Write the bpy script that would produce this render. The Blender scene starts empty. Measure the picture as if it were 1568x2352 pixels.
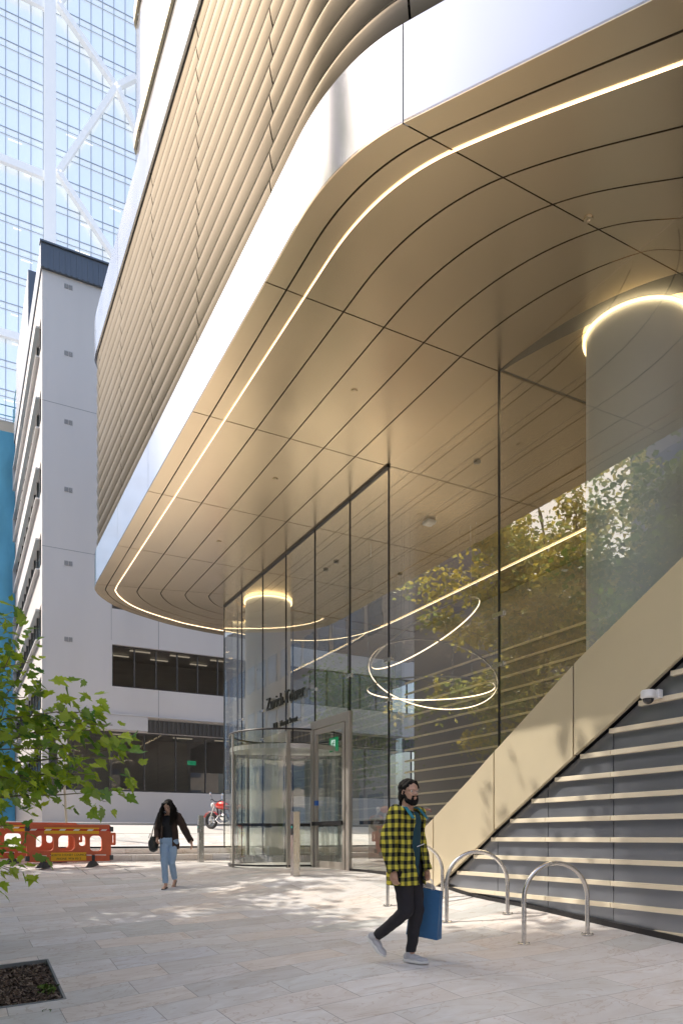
import bpy, bmesh, math, random
import numpy as np
from mathutils import Vector, Matrix, Euler
R = math.radians
rnd = random.Random(7)
COL = bpy.context.scene.collection
SC = bpy.context.scene

# ------------------------------------------------------------------ camera geometry (metres, eye at the origin)
YAW = R(27.95); CF, SF = math.cos(YAW), math.sin(YAW)
FPX = 1675.0; HOR = 1923.0
S = 6.5            # soffit height above the eye
XW = 6.7           # plane of the street wall
def ray(px, py):
    r = (px-784)/FPX
    return Vector((SF+CF*r, CF-SF*r, (HOR-py)/FPX))
def on_z(px, py, z):
    v = ray(px, py); return v*(z/v.z)
def on_x(px, py, x=XW):
    v = ray(px, py); return v*(x/v.x)
def on_y(px, py, y):
    v = ray(px, py); return v*(y/v.y)
def at_d(px, py, d):
    return ray(px, py)*d

# ------------------------------------------------------------------ ground height
_gp = [(6.7,5.04,-1.092),(6.7,9.11,-.757),(6.7,12.3,-.645),(6.7,14,-.63),(3.72,5.69,-1.19),(3.5,13.2,-.90),
       (5.37,17.5,-.59),(5.4,12,-.68),(5.446,6.054,-1.163),(6.206,5.877,-1.081),(5.482,7.506,-1.071),(6.26,7.263,-.98),
       (5.56,9.05,-1.0),(6.35,8.8,-.905),(1.7,15.9,-.74),(.87,6.77,-1.42),(.88,8.2,-1.27),(0,2,-1.55),(6.7,1,-1.40),(3,0,-1.6),
       (-6,2,-1.75),(-6,10,-1.5),(-6,18,-.75),(2,18,-.62),(6,18,-.6),(9,18,-.6),(10,12,-.62),(12,5,-.8),(12,0,-1.1),(-2,14,-1.0),(-1,18,-.66)]
_P = np.array([(a,b) for a,b,c in _gp]); _Z = np.array([c for a,b,c in _gp])
def _phi(d2): return np.where(d2 > 1e-9, .5*d2*np.log(np.maximum(d2,1e-9)), 0)
_n = len(_P); _K = _phi(((_P[:,None]-_P[None])**2).sum(-1)) + np.eye(_n)*.15
_T = np.hstack([np.ones((_n,1)), _P])
_A = np.block([[_K,_T],[_T.T,np.zeros((3,3))]])
_W = np.linalg.solve(_A, np.concatenate([_Z,[0,0,0]]))
def g_np(X, Y):
    X = np.asarray(X, float); Y = np.asarray(Y, float)
    x = np.clip(X,-6,12); y = np.clip(Y,0,18)
    q = np.stack([x.ravel(),y.ravel()],1)
    z = _phi(((q[:,None]-_P[None])**2).sum(-1))@_W[:_n] + _W[_n] + q@_W[_n+1:]
    z = z.reshape(x.shape)
    # level out towards the steps
    t = np.clip((Y-16.6)/1.4,0,1); t = t*t*(3-2*t); z = z*(1-t) + (-.60)*t
    z = np.where(Y<0, z+Y*.05, z)
    far = np.interp(Y, [18.6,19.9,23,26,32,60,400], [-.60,-.30,.10,.45,.62,1.2,3.0])
    z = np.where(Y>18.6, far, z)
    return z
def g(x, y): return float(g_np([x],[y])[0])
def on_g(px, py, lo=3, hi=60):
    for _ in range(60):
        m = (lo+hi)/2; p = ray(px,py)*m
        if p.z > g(p.x,p.y): lo = m
        else: hi = m
    return ray(px,py)*m

# ------------------------------------------------------------------ mesh helpers
class MB:
    def __init__(s): s.v=[]; s.f=[]; s.m=[]; s.smooth=[]
    def add(s, vs, fs, m=0, smooth=False):
        o=len(s.v); s.v += [tuple(v) for v in vs]
        for f in fs: s.f.append(tuple(i+o for i in f)); s.m.append(m); s.smooth.append(smooth)
        return s
    def box(s, a, b, m=0):
        (x0,y0,z0),(x1,y1,z1)=a,b
        x0,x1=min(x0,x1),max(x0,x1); y0,y1=min(y0,y1),max(y0,y1); z0,z1=min(z0,z1),max(z0,z1)
        return s.add([(x0,y0,z0),(x1,y0,z0),(x1,y1,z0),(x0,y1,z0),(x0,y0,z1),(x1,y0,z1),(x1,y1,z1),(x0,y1,z1)],
              [(0,3,2,1),(4,5,6,7),(0,1,5,4),(1,2,6,5),(2,3,7,6),(3,0,4,7)],m)
    def bar(s, p, q, w, h=None, m=0, up=(0,0,1)):
        p=Vector(p); q=Vector(q); h=h or w; d=(q-p).normalized(); up=Vector(up)
        if abs(d.dot(up))>.99: up=Vector((0,1,0))
        a=d.cross(up).normalized()*w/2; b=a.cross(d).normalized()*h/2
        vs=[p-a-b,p+a-b,p+a+b,p-a+b,q-a-b,q+a-b,q+a+b,q-a+b]
        return s.add(vs,[(0,3,2,1),(4,5,6,7),(0,1,5,4),(1,2,6,5),(2,3,7,6),(3,0,4,7)],m)
    def tube(s, pts, r, n=10, m=0, closed=False, caps=True, smooth=True):
        pts=[Vector(p) for p in pts]; k=len(pts); rr = r if isinstance(r,(list,tuple)) else [r]*k
        vs=[]; ref=None
        for i,p in enumerate(pts):
            if closed: d=(pts[(i+1)%k]-pts[i-1])
            else: d=(pts[min(i+1,k-1)]-pts[max(i-1,0)])
            d=d.normalized() if d.length>1e-9 else Vector((0,0,1))
            if ref is None: ref = Vector((0,0,1)) if abs(d.z)<.9 else Vector((1,0,0))
            a=d.cross(ref).normalized(); b=a.cross(d).normalized(); ref=b
            for j in range(n):
                t=2*math.pi*j/n; vs.append(p+(a*math.cos(t)+b*math.sin(t))*rr[i])
        fs=[]
        for i in range(k if closed else k-1):
            for j in range(n):
                i2=(i+1)%k; fs.append((i*n+j,i*n+(j+1)%n,i2*n+(j+1)%n,i2*n+j))
        s.add(vs,fs,m,smooth)
        if caps and not closed:
            o=len(s.v)-k*n
            s.f.append(tuple(o+j for j in reversed(range(n)))); s.m.append(m); s.smooth.append(False)
            s.f.append(tuple(o+(k-1)*n+j for j in range(n))); s.m.append(m); s.smooth.append(False)
        return s
    def lathe(s, prof, n=32, c=(0,0,0), m=0, axis='z', a0=0, a1=2*math.pi):
        full = abs(a1-a0-2*math.pi)<1e-6; k=n if full else n+1; vs=[]
        for (r,z) in prof:
            for j in range(k):
                t=a0+(a1-a0)*j/n
                if axis=='z': v=(c[0]+r*math.cos(t),c[1]+r*math.sin(t),c[2]+z)
                elif axis=='y': v=(c[0]+r*math.cos(t),c[1]+z,c[2]+r*math.sin(t))
                else: v=(c[0]+z,c[1]+r*math.cos(t),c[2]+r*math.sin(t))
                vs.append(v)
        fs=[]
        for i in range(len(prof)-1):
            for j in range(n):
                j2=(j+1)%k; fs.append((i*k+j,i*k+j2,(i+1)*k+j2,(i+1)*k+j))
        return s.add(vs,fs,m,True)
    def prism(s, poly, axis, a, b, m=0):
        # poly: list of 2D points in the plane normal to axis
        def P(p,t):
            return (t,p[0],p[1]) if axis=='x' else ((p[0],t,p[1]) if axis=='y' else (p[0],p[1],t))
        n=len(poly); vs=[P(p,a) for p in poly]+[P(p,b) for p in poly]
        fs=[tuple(range(n)),tuple(reversed(range(n,2*n)))]+[(i,i+n,(i+1)%n+n,(i+1)%n) for i in range(n)]
        return s.add(vs,fs,m)
    def sweep(s, pts, prof, m=0, smooth=True, closed_prof=False):
        """pts: list of (pos, normal); prof: list of (out, z)"""
        k=len(prof); vs=[]
        for p,nv in pts:
            for (o,z) in prof: vs.append((p[0]+nv[0]*o,p[1]+nv[1]*o,z))
        fs=[]
        kk=k if closed_prof else k-1
        for i in range(len(pts)-1):
            for j in range(kk):
                fs.append((i*k+j,i*k+(j+1)%k,(i+1)*k+(j+1)%k,(i+1)*k+j))
        return s.add(vs,fs,m,smooth)
    def sphere(s, c, r, nu=16, nv=10, m=0):
        rx,ry,rz = r if isinstance(r,(tuple,list)) else (r,r,r)
        vs=[];fs=[]
        for i in range(nv+1):
            a=math.pi*i/nv
            for j in range(nu):
                b=2*math.pi*j/nu; vs.append((c[0]+rx*math.sin(a)*math.cos(b),c[1]+ry*math.sin(a)*math.sin(b),c[2]-rz*math.cos(a)))
        for i in range(nv):
            for j in range(nu): fs.append((i*nu+j,i*nu+(j+1)%nu,(i+1)*nu+(j+1)%nu,(i+1)*nu+j))
        return s.add(vs,fs,m,True)
    def build(s, name, mats, parent=None, bevel=0, merge=False, loc=None):
        me=bpy.data.meshes.new(name); 
        if loc is not None:
            L=Vector(loc); s.v=[tuple(Vector(v)-L) for v in s.v]
        me.from_pydata(s.v,[],s.f); me.update()
        mats = mats if isinstance(mats,(list,tuple)) else [mats]
        for m_ in mats: me.materials.append(m_)
        me.polygons.foreach_set('material_index', s.m)
        me.polygons.foreach_set('use_smooth', s.smooth)
        bm=bmesh.new(); bm.from_mesh(me)
        if merge: bmesh.ops.remove_doubles(bm, verts=bm.verts, dist=1e-5)
        bmesh.ops.dissolve_degenerate(bm, edges=bm.edges, dist=1e-7)
        if len(bm.faces)<20000: bmesh.ops.recalc_face_normals(bm, faces=bm.faces)
        bm.to_mesh(me); bm.free()
        if any(s.smooth): me.set_sharp_from_angle(angle=R(38))
        o=bpy.data.objects.new(name, me); COL.objects.link(o)
        if loc is not None: o.location=loc
        if parent is not None:
            o.parent=parent
            if loc is None:
                W=world_of(parent); o.matrix_parent_inverse=W.inverted()
        if bevel:
            md=o.modifiers.new('edge','BEVEL'); md.width=bevel; md.segments=2; md.limit_method='ANGLE'; md.angle_limit=R(35)
        return o
def world_of(o):
    M=Matrix.LocRotScale(o.location,o.rotation_euler,o.scale)
    if o.parent is not None:
        return world_of(o.parent)@o.matrix_parent_inverse@M
    return M
def empty(name, loc=(0,0,0), rz=0, parent=None):
    o=bpy.data.objects.new(name,None); COL.objects.link(o); o.location=loc; o.rotation_euler=(0,0,rz); o.empty_display_size=.2
    if parent is not None: o.parent=parent
    return o
def tag(o, label=None, cat=None, group=None, kind=None):
    if label: o['label']=label
    if cat: o['category']=cat
    if group: o['group']=group
    if kind: o['kind']=kind
    return o
def dup(o, parent=None):
    c=o.copy(); COL.objects.link(c)
    if parent is not None: c.parent=parent
    for ch in list(o.children): dup(ch,c)
    return c
def rotz(v,a): return Vector((v[0]*math.cos(a)-v[1]*math.sin(a), v[0]*math.sin(a)+v[1]*math.cos(a), v[2] if len(v)>2 else 0))

# ------------------------------------------------------------------ materials
def mat(name, color=(.5,.5,.5), rough=.5, metal=0, spec=.5, bump=0, bscale=40, var=0, vscale=3, emit=None, estr=0, alpha=1, trans=0, coat=0, aniso=0, stretch=None, rvar=0, sub=0):
    m=bpy.data.materials.new(name); m.use_nodes=True; nt=m.node_tree; b=nt.nodes['Principled BSDF']
    b.inputs['Base Color'].default_value=(*color,1); b.inputs['Roughness'].default_value=rough; b.inputs['Metallic'].default_value=metal
    b.inputs['Specular IOR Level'].default_value=spec; b.inputs['Alpha'].default_value=alpha
    b.inputs['Transmission Weight'].default_value=trans; b.inputs['Coat Weight'].default_value=coat
    if emit: b.inputs['Emission Color'].default_value=(*emit,1); b.inputs['Emission Strength'].default_value=estr
    L=nt.links
    if var or bump or rvar:
        tc=nt.nodes.new('ShaderNodeTexCoord'); mp=nt.nodes.new('ShaderNodeMapping'); L.new(tc.outputs['Object'],mp.inputs[0])
        if stretch: mp.inputs['Scale'].default_value=stretch
    if var:
        n=nt.nodes.new('ShaderNodeTexNoise'); n.inputs['Scale'].default_value=vscale; n.inputs['Detail'].default_value=6; L.new(mp.outputs[0],n.inputs['Vector'])
        mx=nt.nodes.new('ShaderNodeMix'); mx.data_type='RGBA'
        mx.inputs[6].default_value=(*[c*(1-var) for c in color],1); mx.inputs[7].default_value=(*[min(1,c*(1+var)) for c in color],1)
        L.new(n.outputs[0],mx.inputs[0]); L.new(mx.outputs[2],b.inputs['Base Color'])
    if rvar:
        n=nt.nodes.new('ShaderNodeTexNoise'); n.inputs['Scale'].default_value=vscale*1.7; n.inputs['Detail'].default_value=4; L.new(mp.outputs[0],n.inputs['Vector'])
        mr=nt.nodes.new('ShaderNodeMapRange'); mr.inputs[3].default_value=max(0,rough-rvar); mr.inputs[4].default_value=rough+rvar
        L.new(n.outputs[0],mr.inputs[0]); L.new(mr.outputs[0],b.inputs['Roughness'])
    if bump:
        n=nt.nodes.new('ShaderNodeTexNoise'); n.inputs['Scale'].default_value=bscale; n.inputs['Detail'].default_value=3; L.new(mp.outputs[0],n.inputs['Vector'])
        bp=nt.nodes.new('ShaderNodeBump'); bp.inputs['Strength'].default_value=bump; bp.inputs['Distance'].default_value=.02
        L.new(n.outputs[0],bp.inputs['Height']); L.new(bp.outputs[0],b.inputs['Normal'])
    return m
def glass_mat(name, tint=(.86,.9,.87), refl=.12, rough=0.0, wob=0, gcol=(1,1,1), frs=.8):
    m=bpy.data.materials.new(name); m.use_nodes=True; nt=m.node_tree; nt.nodes.remove(nt.nodes['Principled BSDF'])
    out=nt.nodes['Material Output']; L=nt.links
    t=nt.nodes.new('ShaderNodeBsdfTransparent'); t.inputs[0].default_value=(*tint,1)
    gl=nt.nodes.new('ShaderNodeBsdfGlossy'); gl.inputs['Roughness'].default_value=rough; gl.inputs['Color'].default_value=(*gcol,1)
    ge=nt.nodes.new('ShaderNodeNewGeometry'); dt=nt.nodes.new('ShaderNodeVectorMath'); dt.operation='DOT_PRODUCT'; L.new(ge.outputs['Incoming'],dt.inputs[0]); L.new(ge.outputs['Normal'],dt.inputs[1])
    ab=nt.nodes.new('ShaderNodeMath'); ab.operation='ABSOLUTE'; L.new(dt.outputs['Value'],ab.inputs[0])
    om=nt.nodes.new('ShaderNodeMath'); om.operation='SUBTRACT'; om.inputs[0].default_value=1; L.new(ab.outputs[0],om.inputs[1])
    fr=nt.nodes.new('ShaderNodeMath'); fr.operation='POWER'; fr.inputs[1].default_value=5; L.new(om.outputs[0],fr.inputs[0])
    ad=nt.nodes.new('ShaderNodeMath'); ad.operation='MULTIPLY_ADD'; ad.use_clamp=True; ad.inputs[1].default_value=frs; ad.inputs[2].default_value=refl
    L.new(fr.outputs[0],ad.inputs[0])
    mx=nt.nodes.new('ShaderNodeMixShader'); L.new(ad.outputs[0],mx.inputs[0]); L.new(t.outputs[0],mx.inputs[1]); L.new(gl.outputs[0],mx.inputs[2]); L.new(mx.outputs[0],out.inputs[0])
    if wob:
        tc=nt.nodes.new('ShaderNodeTexCoord'); mp=nt.nodes.new('ShaderNodeMapping'); mp.inputs['Scale'].default_value=(1,1,.35); L.new(tc.outputs['Object'],mp.inputs[0])
        n=nt.nodes.new('ShaderNodeTexNoise'); n.inputs['Scale'].default_value=2.2; n.inputs['Detail'].default_value=2; L.new(mp.outputs[0],n.inputs['Vector'])
        bp=nt.nodes.new('ShaderNodeBump'); bp.inputs['Strength'].default_value=wob; bp.inputs['Distance'].default_value=.05
        L.new(n.outputs[0],bp.inputs['Height']); L.new(bp.outputs[0],gl.inputs['Normal'])
    return m
def emis(name, col, s):
    m=bpy.data.materials.new(name); m.use_nodes=True; nt=m.node_tree; nt.nodes.remove(nt.nodes['Principled BSDF'])
    e=nt.nodes.new('ShaderNodeEmission'); e.inputs[0].default_value=(*col,1); e.inputs[1].default_value=s
    nt.links.new(e.outputs[0], nt.nodes['Material Output'].inputs[0]); return m

M={}
def brushed(name, col, rough, metal, stretch, var=.12, rvar=.06, vs=1.0, bump=0.0):
    return mat(name,col,rough,metal,var=var,rvar=rvar,stretch=stretch,vscale=vs,bump=bump,bscale=vs*6)
M['soffit']=mat('bronze_soffit_metal',(.72,.575,.38),.24,.90,var=.08,vscale=.45,rvar=.06,bump=.06,bscale=.45)
M['gold']=mat('champagne_metal',(.74,.64,.45),.40,.5,var=.10,vscale=.8,rvar=.06,bump=.03,bscale=2)
M['gold_mat']=mat('champagne_batten',(.80,.71,.54),.5,.2,var=.08,vscale=2)
M['fin']=mat('bronze_fin_metal',(.14,.119,.09),.34,.5,spec=.25,var=.14,vscale=.5,rvar=.08,bump=.05,bscale=.7)
M['fin'].node_tree.nodes['Principled BSDF'].inputs['Specular Tint'].default_value=(.50,.44,.34,1)
M['fin_edge']=mat('pale_metal_and_edge_glint',(.40,.36,.29),.4,.4)  # pale tone paints the glint on fin lips; plain metal on the sign post
M['fascia']=mat('pearl_fascia_metal',(.47,.48,.52),.17,.9,var=.05,vscale=.4,rvar=.06,bump=.05,bscale=.5)
M['dark']=mat('dark_joint',(.018,.017,.015),.7)
M['black']=mat('black_metal',(.02,.02,.022),.35,.3)
M['col']=mat('column_plaster',(.88,.88,.86),.45,0,var=.05,vscale=1.5,rvar=.08)
M['led']=emis('led_warm_white',(1,.80,.54),32)
M['led_col']=emis('column_ring_led',(1,.76,.42),30)
M['led2']=emis('ring_light_warm',(1,.80,.60),26)
M['steel']=mat('brushed_stainless_steel',(.58,.57,.55),.26,1.0,var=.08,vscale=8,rvar=.06,stretch=(1,1,.15))
M['bronze_post']=mat('bronze_anodised_frame',(.44,.41,.37),.36,.6,var=.05,vscale=4)
M['glass']=glass_mat('facade_glass',(.93,.95,.91),.28,0,.016,(.97,.97,.93),.8)
M['glass_door']=glass_mat('door_glass',(.84,.88,.86),.16,0,.08)
M['wall_grey']=mat('rendered_wall',(.70,.645,.60),.8,var=.11,vscale=.5,stretch=(1,1,.25),bump=.15,bscale=60)
M['wall_beige']=mat('painted_concrete',(.62,.585,.56),.75,var=.07,vscale=.8,bump=.12,bscale=50)
M['winglass']=mat('window_glass_dark',(.055,.055,.058),.06,0,spec=.9,coat=.3,var=.5,vscale=.8)
M['winframe']=mat('window_frame_bronze',(.10,.095,.09),.5,.3)
M['slate']=mat('slate_ribbed_metal',(.13,.15,.18),.5,.3,var=.08,vscale=2)
M['clad']=mat('dark_brushed_panel',(.27,.29,.33),.32,.72,var=.28,vscale=.9,rvar=.10,stretch=(1,.12,2.5))
M['text']=mat('dark_lettering',(.035,.04,.03),.4,.2)

def split_build(mb,name,mt,parent,bevel=0,label=None):
    """one object per loose piece of the builder"""
    n=len(mb.v); par=list(range(n))
    def fd(i):
        while par[i]!=i: par[i]=par[par[i]]; i=par[i]
        return i
    for f in mb.f:
        r_=fd(f[0])
        for i in f[1:]: par[fd(i)]=r_
    groups={}
    for k,f in enumerate(mb.f): groups.setdefault(fd(f[0]),[]).append(k)
    out=[]
    for ks in groups.values():
        ids=sorted({i for k in ks for i in mb.f[k]}); mp={j:i for i,j in enumerate(ids)}
        q=MB(); q.v=[mb.v[i] for i in ids]; q.f=[tuple(mp[i] for i in mb.f[k]) for k in ks]; q.m=[mb.m[k] for k in ks]; q.smooth=[mb.smooth[k] for k in ks]
        out.append(q.build(name,mt,parent,bevel=bevel))
    return out
# ------------------------------------------------------------------ plan curve of the tower edge (units of S), offset o inwards
_oT=[0,.041,.159,.249,.343,.435,.5365]
_jX=[.5547,.6003,.7341,.8347,.9355,1.036,1.1345]
_eX=[.738,.7976,.905,.975,1.039,1.0966,1.21]
_eY=[.593,.6004,.681,.734,.782,.8255,.820]
_FQ=[(.495,3.0),(.510,3.09),(.545,3.160),(.60,3.232),(.665,3.288),(.737,3.333),(.84,3.385),(.945,3.425),(1.17,3.466),(1.6,3.50),(2.3,3.52)]
def herm(p0,m0,p1,m1,t):
    h=(2*t**3-3*t*t+1, t**3-2*t*t+t, -2*t**3+3*t*t, t**3-t*t)
    return tuple(h[0]*a+h[1]*b+h[2]*c+h[3]*d for a,b,c,d in zip(p0,m0,p1,m1))
def curve(o, end_shift=0.0, ext=1.1, fine=1):
    """points from the near side round to the far side; every offset has the same index layout"""
    I=lambda T: float(np.interp(o,_oT,T))
    xo=.495+o; J=(I(_jX),.862); E=(I(_eX),I(_eY))
    aJ=R(float(np.interp(o,[0,.5365],[34,40]))); dE=np.array([E[0]-J[0],E[1]-J[1]]); aE=math.atan2(dE[0],-dE[1])+R(float(np.interp(o,[0,.5365],[0,8])))
    pts=[]; marks={}
    # extension beyond E
    for k in range(5,0,-1):
        q=ext*k/5; a=aE
        pts.append((E[0]+math.sin(a)*q, E[1]-math.cos(a)*q))
    L=math.hypot(*dE)
    seg=[]
    for k in range(0,13):
        t=k/12; seg.append(herm(E,(-math.sin(aE)*L,math.cos(aE)*L),J,(-math.sin(aJ)*L,math.cos(aJ)*L),t))
    pts+=seg; marks['J1']=len(pts)-1
    y0=float(np.interp(o,[0,.3],[1.09,1.2245])); L2=y0-.862
    N=16
    ys=1.2245
    for k in range(1,N+1):
        t=k/N; pts.append(herm(J,(-math.sin(aJ)*L2*1.05,math.cos(aJ)*L2*1.05),(xo,y0),(0,L2*1.05),t))
    if y0<ys: 
        pts.append((xo,ys))
    else: pts.append((xo,ys+1e-4))
    marks['J2']=len(pts)-1
    sh=end_shift
    for yj in (1.677,2.123,2.568):
        if yj-0<3.0-sh-.28:
            pts.append((xo,yj)); marks['J%.3f'%yj]=len(pts)-1
    pts.append((xo,3.0-sh-.25*o)); marks['J6']=len(pts)-1
    n=len(_FQ)
    cum=[0]
    for a,b in zip(_FQ,_FQ[1:]): cum.append(cum[-1]+math.hypot(b[0]-a[0],b[1]-a[1]))
    LL=cum[8]
    for k in range(1,n):
        s=min(1,cum[k]/LL); w=(1-s*s, -(.25+.75*s))
        q=_FQ[k]; pts.append((q[0]+o*w[0], q[1]-sh+o*w[1]))
    return pts, marks
def refine(pts, start, it=2):
    """Chaikin-like smoothing only after index start"""
    return pts
def W3(p,z): return (p[0]*S,p[1]*S,z)
def with_normals(pts):
    out=[]; n=len(pts)
    for i,p in enumerate(pts):
        a=pts[max(i-1,0)]; b=pts[min(i+1,n-1)]; d=(b[0]-a[0],b[1]-a[1]); l=math.hypot(*d) or 1
        # travelling from near (low y) to far (high y): outward is -x
        out.append(((p[0]*S,p[1]*S),(-d[1]/l,d[0]/l)))
    return out
def subdiv(pts, i0, i1, k=3):
    """Catmull-Rom refinement between indices i0..i1 (returns dense list of whole curve)"""
    out=list(pts[:i0+1])
    for i in range(i0,i1):
        p0=pts[max(i-1,0)];p1=pts[i];p2=pts[i+1];p3=pts[min(i+2,len(pts)-1)]
        for j in range(1,k+1):
            t=j/k
            out.append(tuple(.5*((2*b)+(-a+c)*t+(2*a-5*b+4*c-d)*t*t+(-a+3*b-3*c+d)*t**3) for a,b,c,d in zip(p0,p1,p2,p3)) if j<k else p2)
    out+=list(pts[i1+1:]); return out
def dense(o, end_shift=0.0):
    pts,mk=curve(o,end_shift)
    j6=mk['J6']
    d=subdiv(pts,j6,len(pts)-1,3)
    return d,mk

tower=empty('office_tower',(XW,12,-.6)); tag(tower,'bronze and glass office tower with curved soffit, finned podium and glazed lobby','building')

# ---- soffit panels
rows=[0.0,.041,.159,.249,.343,.435,.5365]
gap=.0016
mb=MB()
for r0,r1 in zip(rows,rows[1:]):
    A,mk=dense(r0+ (gap if r0>0 else 0)); B,_=dense(r1-gap)
    cuts=sorted([mk[k] for k in mk])
    bounds=[0]+cuts+[len(A)-1]
    for b0,b1 in zip(bounds,bounds[1:]):
        a=[W3(p,S) for p in A[b0:b1+1]]; b=[W3(p,S) for p in B[b0:b1+1]]
        def trim(L_):
            L_=[Vector(p) for p in L_]
            if len(L_)>1:
                d=(L_[1]-L_[0]).normalized(); L_[0]=L_[0]+d*.009
                d=(L_[-2]-L_[-1]).normalized(); L_[-1]=L_[-1]+d*.009
            return L_
        a=trim(a); b=trim(b); n=len(a)
        vs=a+b+[v+Vector((0,0,.03)) for v in a+b]
        fs=[(i,i+1,n+i+1,n+i) for i in range(n-1)]
        fs+=[(i,i+1,2*n+i+1,2*n+i) for i in range(n-1)]+[(n+i,n+i+1,3*n+i+1,3*n+i) for i in range(n-1)]
        fs+=[(0,n,3*n,2*n),(n-1,2*n-1,4*n-1,3*n-1)]
        mb.add(vs,fs,0)
mb.build('soffit',M['soffit'],tower)
# lobby ceiling seen through the glass: straight boards
mb=MB()
xs=[XW-.15+.63*i for i in range(0,15)]; ysj=[-2.0,0.2,2.6,5.0,1.2245*S,1.677*S,2.123*S,2.568*S,3.0*S,3.35*S]
C5,_=dense(.5365)
def cx(y):   # x of the dark slot at a given y (near side only)
    P=[(p[1]*S,p[0]*S) for p in C5 if p[1]<1.3]; P.sort()
    return float(np.interp(y,[a for a,b in P],[b for a,b in P]))
for x0,x1 in zip(xs,xs[1:]):
    for y0,y1 in zip(ysj,ysj[1:]):
        if y1>1.22*S and y0<1.22*S: y1=1.22*S
        mb.box((x0+.006,y0+.008,S+.012),(x1-.006,y1-.008,S+.03))
mb.build('lobby_ceiling',M['soffit'],tower)
# dark slot between outer soffit and ceiling boards
pts,mk=curve(.5365); P=with_normals(pts[4:mk['J2']+1]); mb=MB()
n=len(P); vs=[];
for i,(p,nv) in enumerate(P):
    w=.30*math.sin(math.pi*min(1,(n-1-i)/(n*.55))*.5) if i<n-1 else 0.02
    w=max(.05,1.15*w*(1 if i>6 else i/6+.1))
    vs+= [(p[0]+nv[0]*.02,p[1]+nv[1]*.02,S+.006),(p[0]-nv[0]*w,p[1]-nv[1]*w,S+.006)]
mb.add(vs,[(2*i,2*i+1,2*i+3,2*i+2) for i in range(n-1)]); mb.build('shadow_gap',M['dark'],tower)
# dark backing slab over everything
P=[W3(p,0) for p in dense(.006)[0]]
mb=MB(); poly=[(p[0],p[1]) for p in P]+[(26,P[-1][1]),(26,-8),(P[0][0]+2,-8)]
mb.prism(poly,'z',S+.05,S+.12); mb.build('slab',M['dark'],tower)
# led line
L_,mkL=dense(.0775); PL=with_normals(L_); iJ=mkL['J6']
mb=MB(); mb.sweep(PL[:iJ+1],[(.004,S+.001),(.004,S-.019)],smooth=False)      # emitter of the recessed profile faces the street
loop=[p for p in L_[iJ:] if p[0]<1.25]+[(1.40,3.41),(1.52,3.385),(1.62,3.335),(1.70,3.26),(1.755,3.16),(1.783,3.06),(1.797,2.93),(1.803,2.75),(1.807,2.2),(1.809,1.72),(1.812,.6),(1.815,-.2)]
loop=subdiv(loop,0,len(loop)-1,4)
mb.sweep(with_normals(loop),[(.010,S-.002),(.010,S-.008),(-.010,S-.008),(-.010,S-.002),(.010,S-.002)],smooth=False)
led_=mb.build('light_strip',M['led'],tower)
mb=MB(); mb.sweep(PL[:iJ+1],[(.0035,S+.001),(.0035,S-.0195),(-.006,S-.0195),(-.010,S+.001)],smooth=False); o_=mb.build('light_profile',M['soffit'],led_)
# fascia
def band(o,z0,z1,joints=True,shift=0.0,gapw=.012,lip=True,th=.05):
    A,mk=dense(o,shift); cuts=sorted(mk.values()) if joints else []
    bounds=[0]+cuts+[len(A)-1]; mb=MB()
    for b0,b1 in zip(bounds,bounds[1:]):
        P=with_normals(A)[b0:b1+1]
        P=[((Vector((*p,0))),nv) for p,nv in P]
        if len(P)<2: continue
        d=(P[1][0]-P[0][0]).normalized(); P[0]=(P[0][0]+d*gapw/2,P[0][1])
        d=(P[-2][0]-P[-1][0]).normalized(); P[-1]=(P[-1][0]+d*gapw/2,P[-1][1])
        prof=[(-th,z0),(-.004,z0),(0,z0+.004),(0,z1-.004),(-.004,z1),(-th,z1)]
        mb.sweep(P,prof,smooth=False)
        for f in range(1): pass
    for i in range(len(mb.smooth)): mb.smooth[i]=True
    return mb
fo=band(0,S+.003,1.14*S).build('fascia',M['fascia'],tower)
def strip(o,z0,z1,shift=0.0,out=0.0,name='backing_wall',m=None):
    A,_=dense(o,shift); mb=MB(); mb.sweep(with_normals(A),[(out,z0),(out,z1)],smooth=True); return mb.build(name,m or M['dark'],tower)
strip(.03,S+.01,2.075*S,0); strip(.03,2.07*S,3.3*S,.72)
# fins
mb=MB(); me=MB(); NF=15; fz0=1.14*S; fh=(1.92-1.14)*S/NF
for k in range(NF):
    z=fz0+k*fh; prof=[(-.13,.0),(-.085,.0),(-.078,.008),(-.052,.07),(-.030,.14),(-.012,.21),(-.001,.27),(0,.30),(-.012,.322),(-.13,fh)]
    prof=[(a,z+b) for a,b in prof]
    off=.008
    A,mk=dense(off); bounds=[0]+sorted(mk.values())+[len(A)-1]; Pn=with_normals(A)
    for b0,b1 in zip(bounds,bounds[1:]):
        P=[(Vector((*p,0)),nv) for p,nv in Pn[b0:b1+1]]
        d=(P[1][0]-P[0][0]).normalized(); P[0]=(P[0][0]+d*.012,P[0][1])
        d=(P[-2][0]-P[-1][0]).normalized(); P[-1]=(P[-1][0]+d*.012,P[-1][1])
        mb.sweep(P,prof)
    P=[(Vector((*p,0)),nv) for p,nv in Pn]
    me.sweep(P,[(-.11,z-.006),(-.012,z-.009),(-.004,z-.004),(-.012,z+.002),(-.11,z+.006)],smooth=False)  # paler strip standing in for light caught on each fin lip
mb.build('fin_cladding',M['fin'],tower); me.build('fin_edge_glint',M['fin_edge'],tower)
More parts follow.
